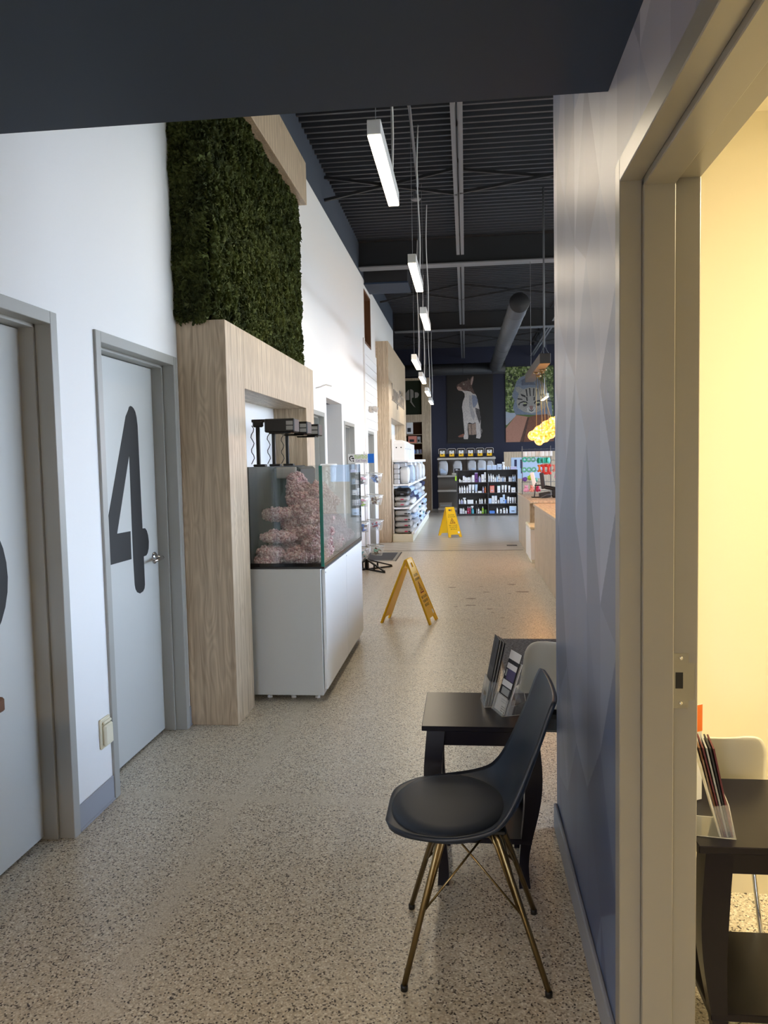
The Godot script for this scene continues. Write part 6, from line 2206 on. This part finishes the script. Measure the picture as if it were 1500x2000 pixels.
	# kind, centre, width, height (in pixels of a close view), body, cap
	var rows := [
		["upper shelf", "left bay", 0.912, [["bt", 188, 40, 78, W, W], ["bt", 233, 28, 52, W, W], ["bx", 275, 38, 138, W, "item_lav"], ["bx", 312, 30, 115, W, "item_lav"], ["bx", 344, 30, 100, W, W], ["bx", 384, 46, 108, W, "item_pale"], ["bt", 428, 28, 120, W, W], ["bx", 474, 52, 150, W, W], ["bx", 540, 64, 200, "item_purple", "item_lav"], ["bt", 607, 50, 135, "item_lav", W], ["bx", 672, 56, 165, W, "item_lav"], ["bx", 725, 38, 208, W, W]]],
		["upper shelf", "right bay", 0.912, [["bt", 800, 38, 172, W, W], ["bt", 848, 38, 175, W, W], ["bt", 893, 36, 150, W, W], ["bt", 934, 32, 108, W, W], ["bt", 975, 36, 138, "item_pale", W], ["bt", 1014, 34, 162, W, W], ["bt", 1056, 32, 112, W, W], ["bt", 1098, 32, 112, "item_pale", W], ["bt", 1138, 32, 108, W, W], ["bt", 1230, 30, 112, W, "item_pale"], ["bt", 1266, 28, 112, W, "item_pale"], ["bt", 1308, 32, 145, "item_pale", W], ["bt", 1350, 34, 145, "item_pale", W]]],
		["second shelf", "left bay", 0.62, [["bt", 185, 38, 155, W, W], ["bt", 235, 38, 155, W, W], ["bt", 287, 40, 158, W, W], ["bt", 343, 38, 155, W, W], ["tu", 400, 58, 180, W, W], ["tu", 465, 58, 178, W, W], ["tu", 532, 60, 180, "item_pale", W], ["bx", 610, 80, 38, W, W], ["bt", 680, 32, 135, "item_lav", W], ["bt", 726, 30, 138, "orange", W]]],
		["second shelf", "right bay", 0.62, [["bx", 868, 92, 150, "salmon", "red"], ["bx", 1008, 60, 148, W, "mint"], ["tu", 1090, 48, 155, W, W], ["tu", 1150, 48, 155, W, W], ["tu", 1225, 46, 145, W, W], ["bx", 1313, 86, 105, W, "item_pale"]]],
		["third shelf", "left bay", 0.325, [["bt", 178, 28, 105, W, W], ["bt", 225, 44, 95, "item_lav", W], ["sp", 287, 70, 130, W, W], ["bx", 408, 126, 85, W, W], ["bt", 532, 18, 80, W, "ink"], ["bt", 606, 34, 110, W, W], ["bt", 650, 34, 110, W, W], ["bt", 720, 36, 112, W, W]]],
		["third shelf", "right bay", 0.325, [["bx", 820, 68, 112, "item_pale", W], ["bx", 885, 48, 165, W, "item_pale"], ["bx", 943, 50, 165, W, "item_pale"], ["bt", 1000, 36, 80, W, W], ["bx", 1058, 58, 125, "item_pale", W], ["bx", 1112, 42, 185, "item_pale", W], ["bx", 1150, 30, 80, "item_blue", W], ["tu", 1200, 48, 140, W, W], ["tu", 1250, 36, 125, W, W], ["tu", 1300, 38, 125, W, W], ["tu", 1350, 36, 125, W, W]]],
		["bottom shelf", "left bay", 0.055, [["bt", 190, 28, 150, W, "ink"], ["bt", 224, 28, 145, W, "ink"], ["bt", 262, 32, 125, W, W], ["bt", 310, 34, 80, W, "ink"], ["bt", 357, 36, 155, "crimson", W], ["bt", 395, 32, 150, "crimson", W], ["sp", 450, 60, 165, "item_teal", W], ["bt", 537, 18, 130, "grey_panel", "ink"], ["bt", 577, 34, 125, W, "grey_panel"], ["bt", 622, 40, 60, "cream", W], ["bt", 668, 40, 150, "lime", W], ["bx", 727, 50, 85, "item_green", "item_green"]]],
		["bottom shelf", "right bay", 0.055, [["bx", 862, 112, 58, "item_blue", "item_blue"], ["bt", 970, 42, 118, W, W], ["bt", 1045, 44, 115, W, "ink"], ["sp", 1115, 50, 112, W, W], ["bt", 1170, 44, 115, W, W], ["bx", 1300, 150, 150, "item_pale", W]]],
		["top", "right bay", 1.24, [["bx", 812, 92, 100, "item_pale", W], ["bx", 922, 92, 100, "item_pale", W], ["bx", 1028, 96, 122, "item_pale", W], ["sp", 1115, 58, 160, W, W], ["bt", 1168, 40, 70, "item_pale", W], ["bt", 1217, 38, 70, "item_pale", W], ["bx", 1320, 126, 60, "item_lav", W]]]]
	var hue := {"white": "white", "item_pale": "pale blue", "item_lav": "lavender", "item_purple": "purple", "orange": "orange", "salmon": "salmon pink", "item_blue": "blue", "crimson": "red and white", "item_teal": "teal", "grey_panel": "grey", "cream": "cream", "lime": "lime green", "item_green": "dark green"}
	var kinds := {"bt": ["bottle", "bottle"], "tu": ["tube", "tube"], "sp": ["spray_bottle", "spray bottle"], "bx": ["carton", "carton"]}
	for row in rows:
		var i := 0
		for q in row[3]:
			var x: float = -0.24 + (880.0 + q[1] / 10.71 - 893.0) * 0.01375
			var w: float = q[2] * 0.00128
			var h: float = q[3] * 0.00128
			var kn: Array = kinds[q[0]]
			var o := thing(kn[0], "%s %s, %s item from left, %s, %s of dark shelving" % [hue.get(q[4], "pale"), kn[1], ORD[i], row[0], row[1]], kn[1], Vector3(x, row[2], -21.07), 0.0, "grooming products on the dark shelving")
			i += 1
			var a := ns(q[0] == "bx")
			var c := ns(q[0] == "bx" or q[0] == "sp")
			bottle(a, c, q[0], w, h)
			part("body", a, q[4], o)
			part("cap" if q[0] != "bx" else "upper_band", c, q[5], o)
			if h > 0.12:
				s = ns()
				bx(s, Vector3(-w * 0.22, h * 0.25, w * 0.4 if q[0] != "bx" else minf(w / 2, 0.035)), Vector3(w * 0.22, h * 0.36, (w * 0.5 if q[0] == "bt" else w * 0.42) + 0.001 if q[0] != "bx" else minf(w / 2, 0.035) + 0.001))
				part("label", s, "item_lav" if i % 3 else "ink", o)
	# ash partition with small poster at the back right
	t = thing("ash_partition", "low ash partition behind the counter with a pale leash poster", "partition", Vector3(1.9, 0, -22.6))
	s = ns()
	bx(s, Vector3(-0.8, 0, -0.08), Vector3(0.9, 1.73, 0.0), 0.003)
	part("panel", s, "ash", t)
	s = ns()
	bx(s, Vector3(-0.6, 0.95, 0.0), Vector3(0.3, 1.56, 0.008), 0.002)
	var pp := part("poster", s, "item_pale", t)
	s = ns()
	for q in [[-0.47, "x"], [-0.3, "y"]]:
		bx(s, Vector3(q[0] - 0.035, 1.25, 0.008), Vector3(q[0] + 0.035, 1.5, 0.01))
		bx(s, Vector3(q[0] - 0.02, 1.1, 0.008), Vector3(q[0] + 0.02, 1.25, 0.01))
	part("picture", s, "navy_item", pp)
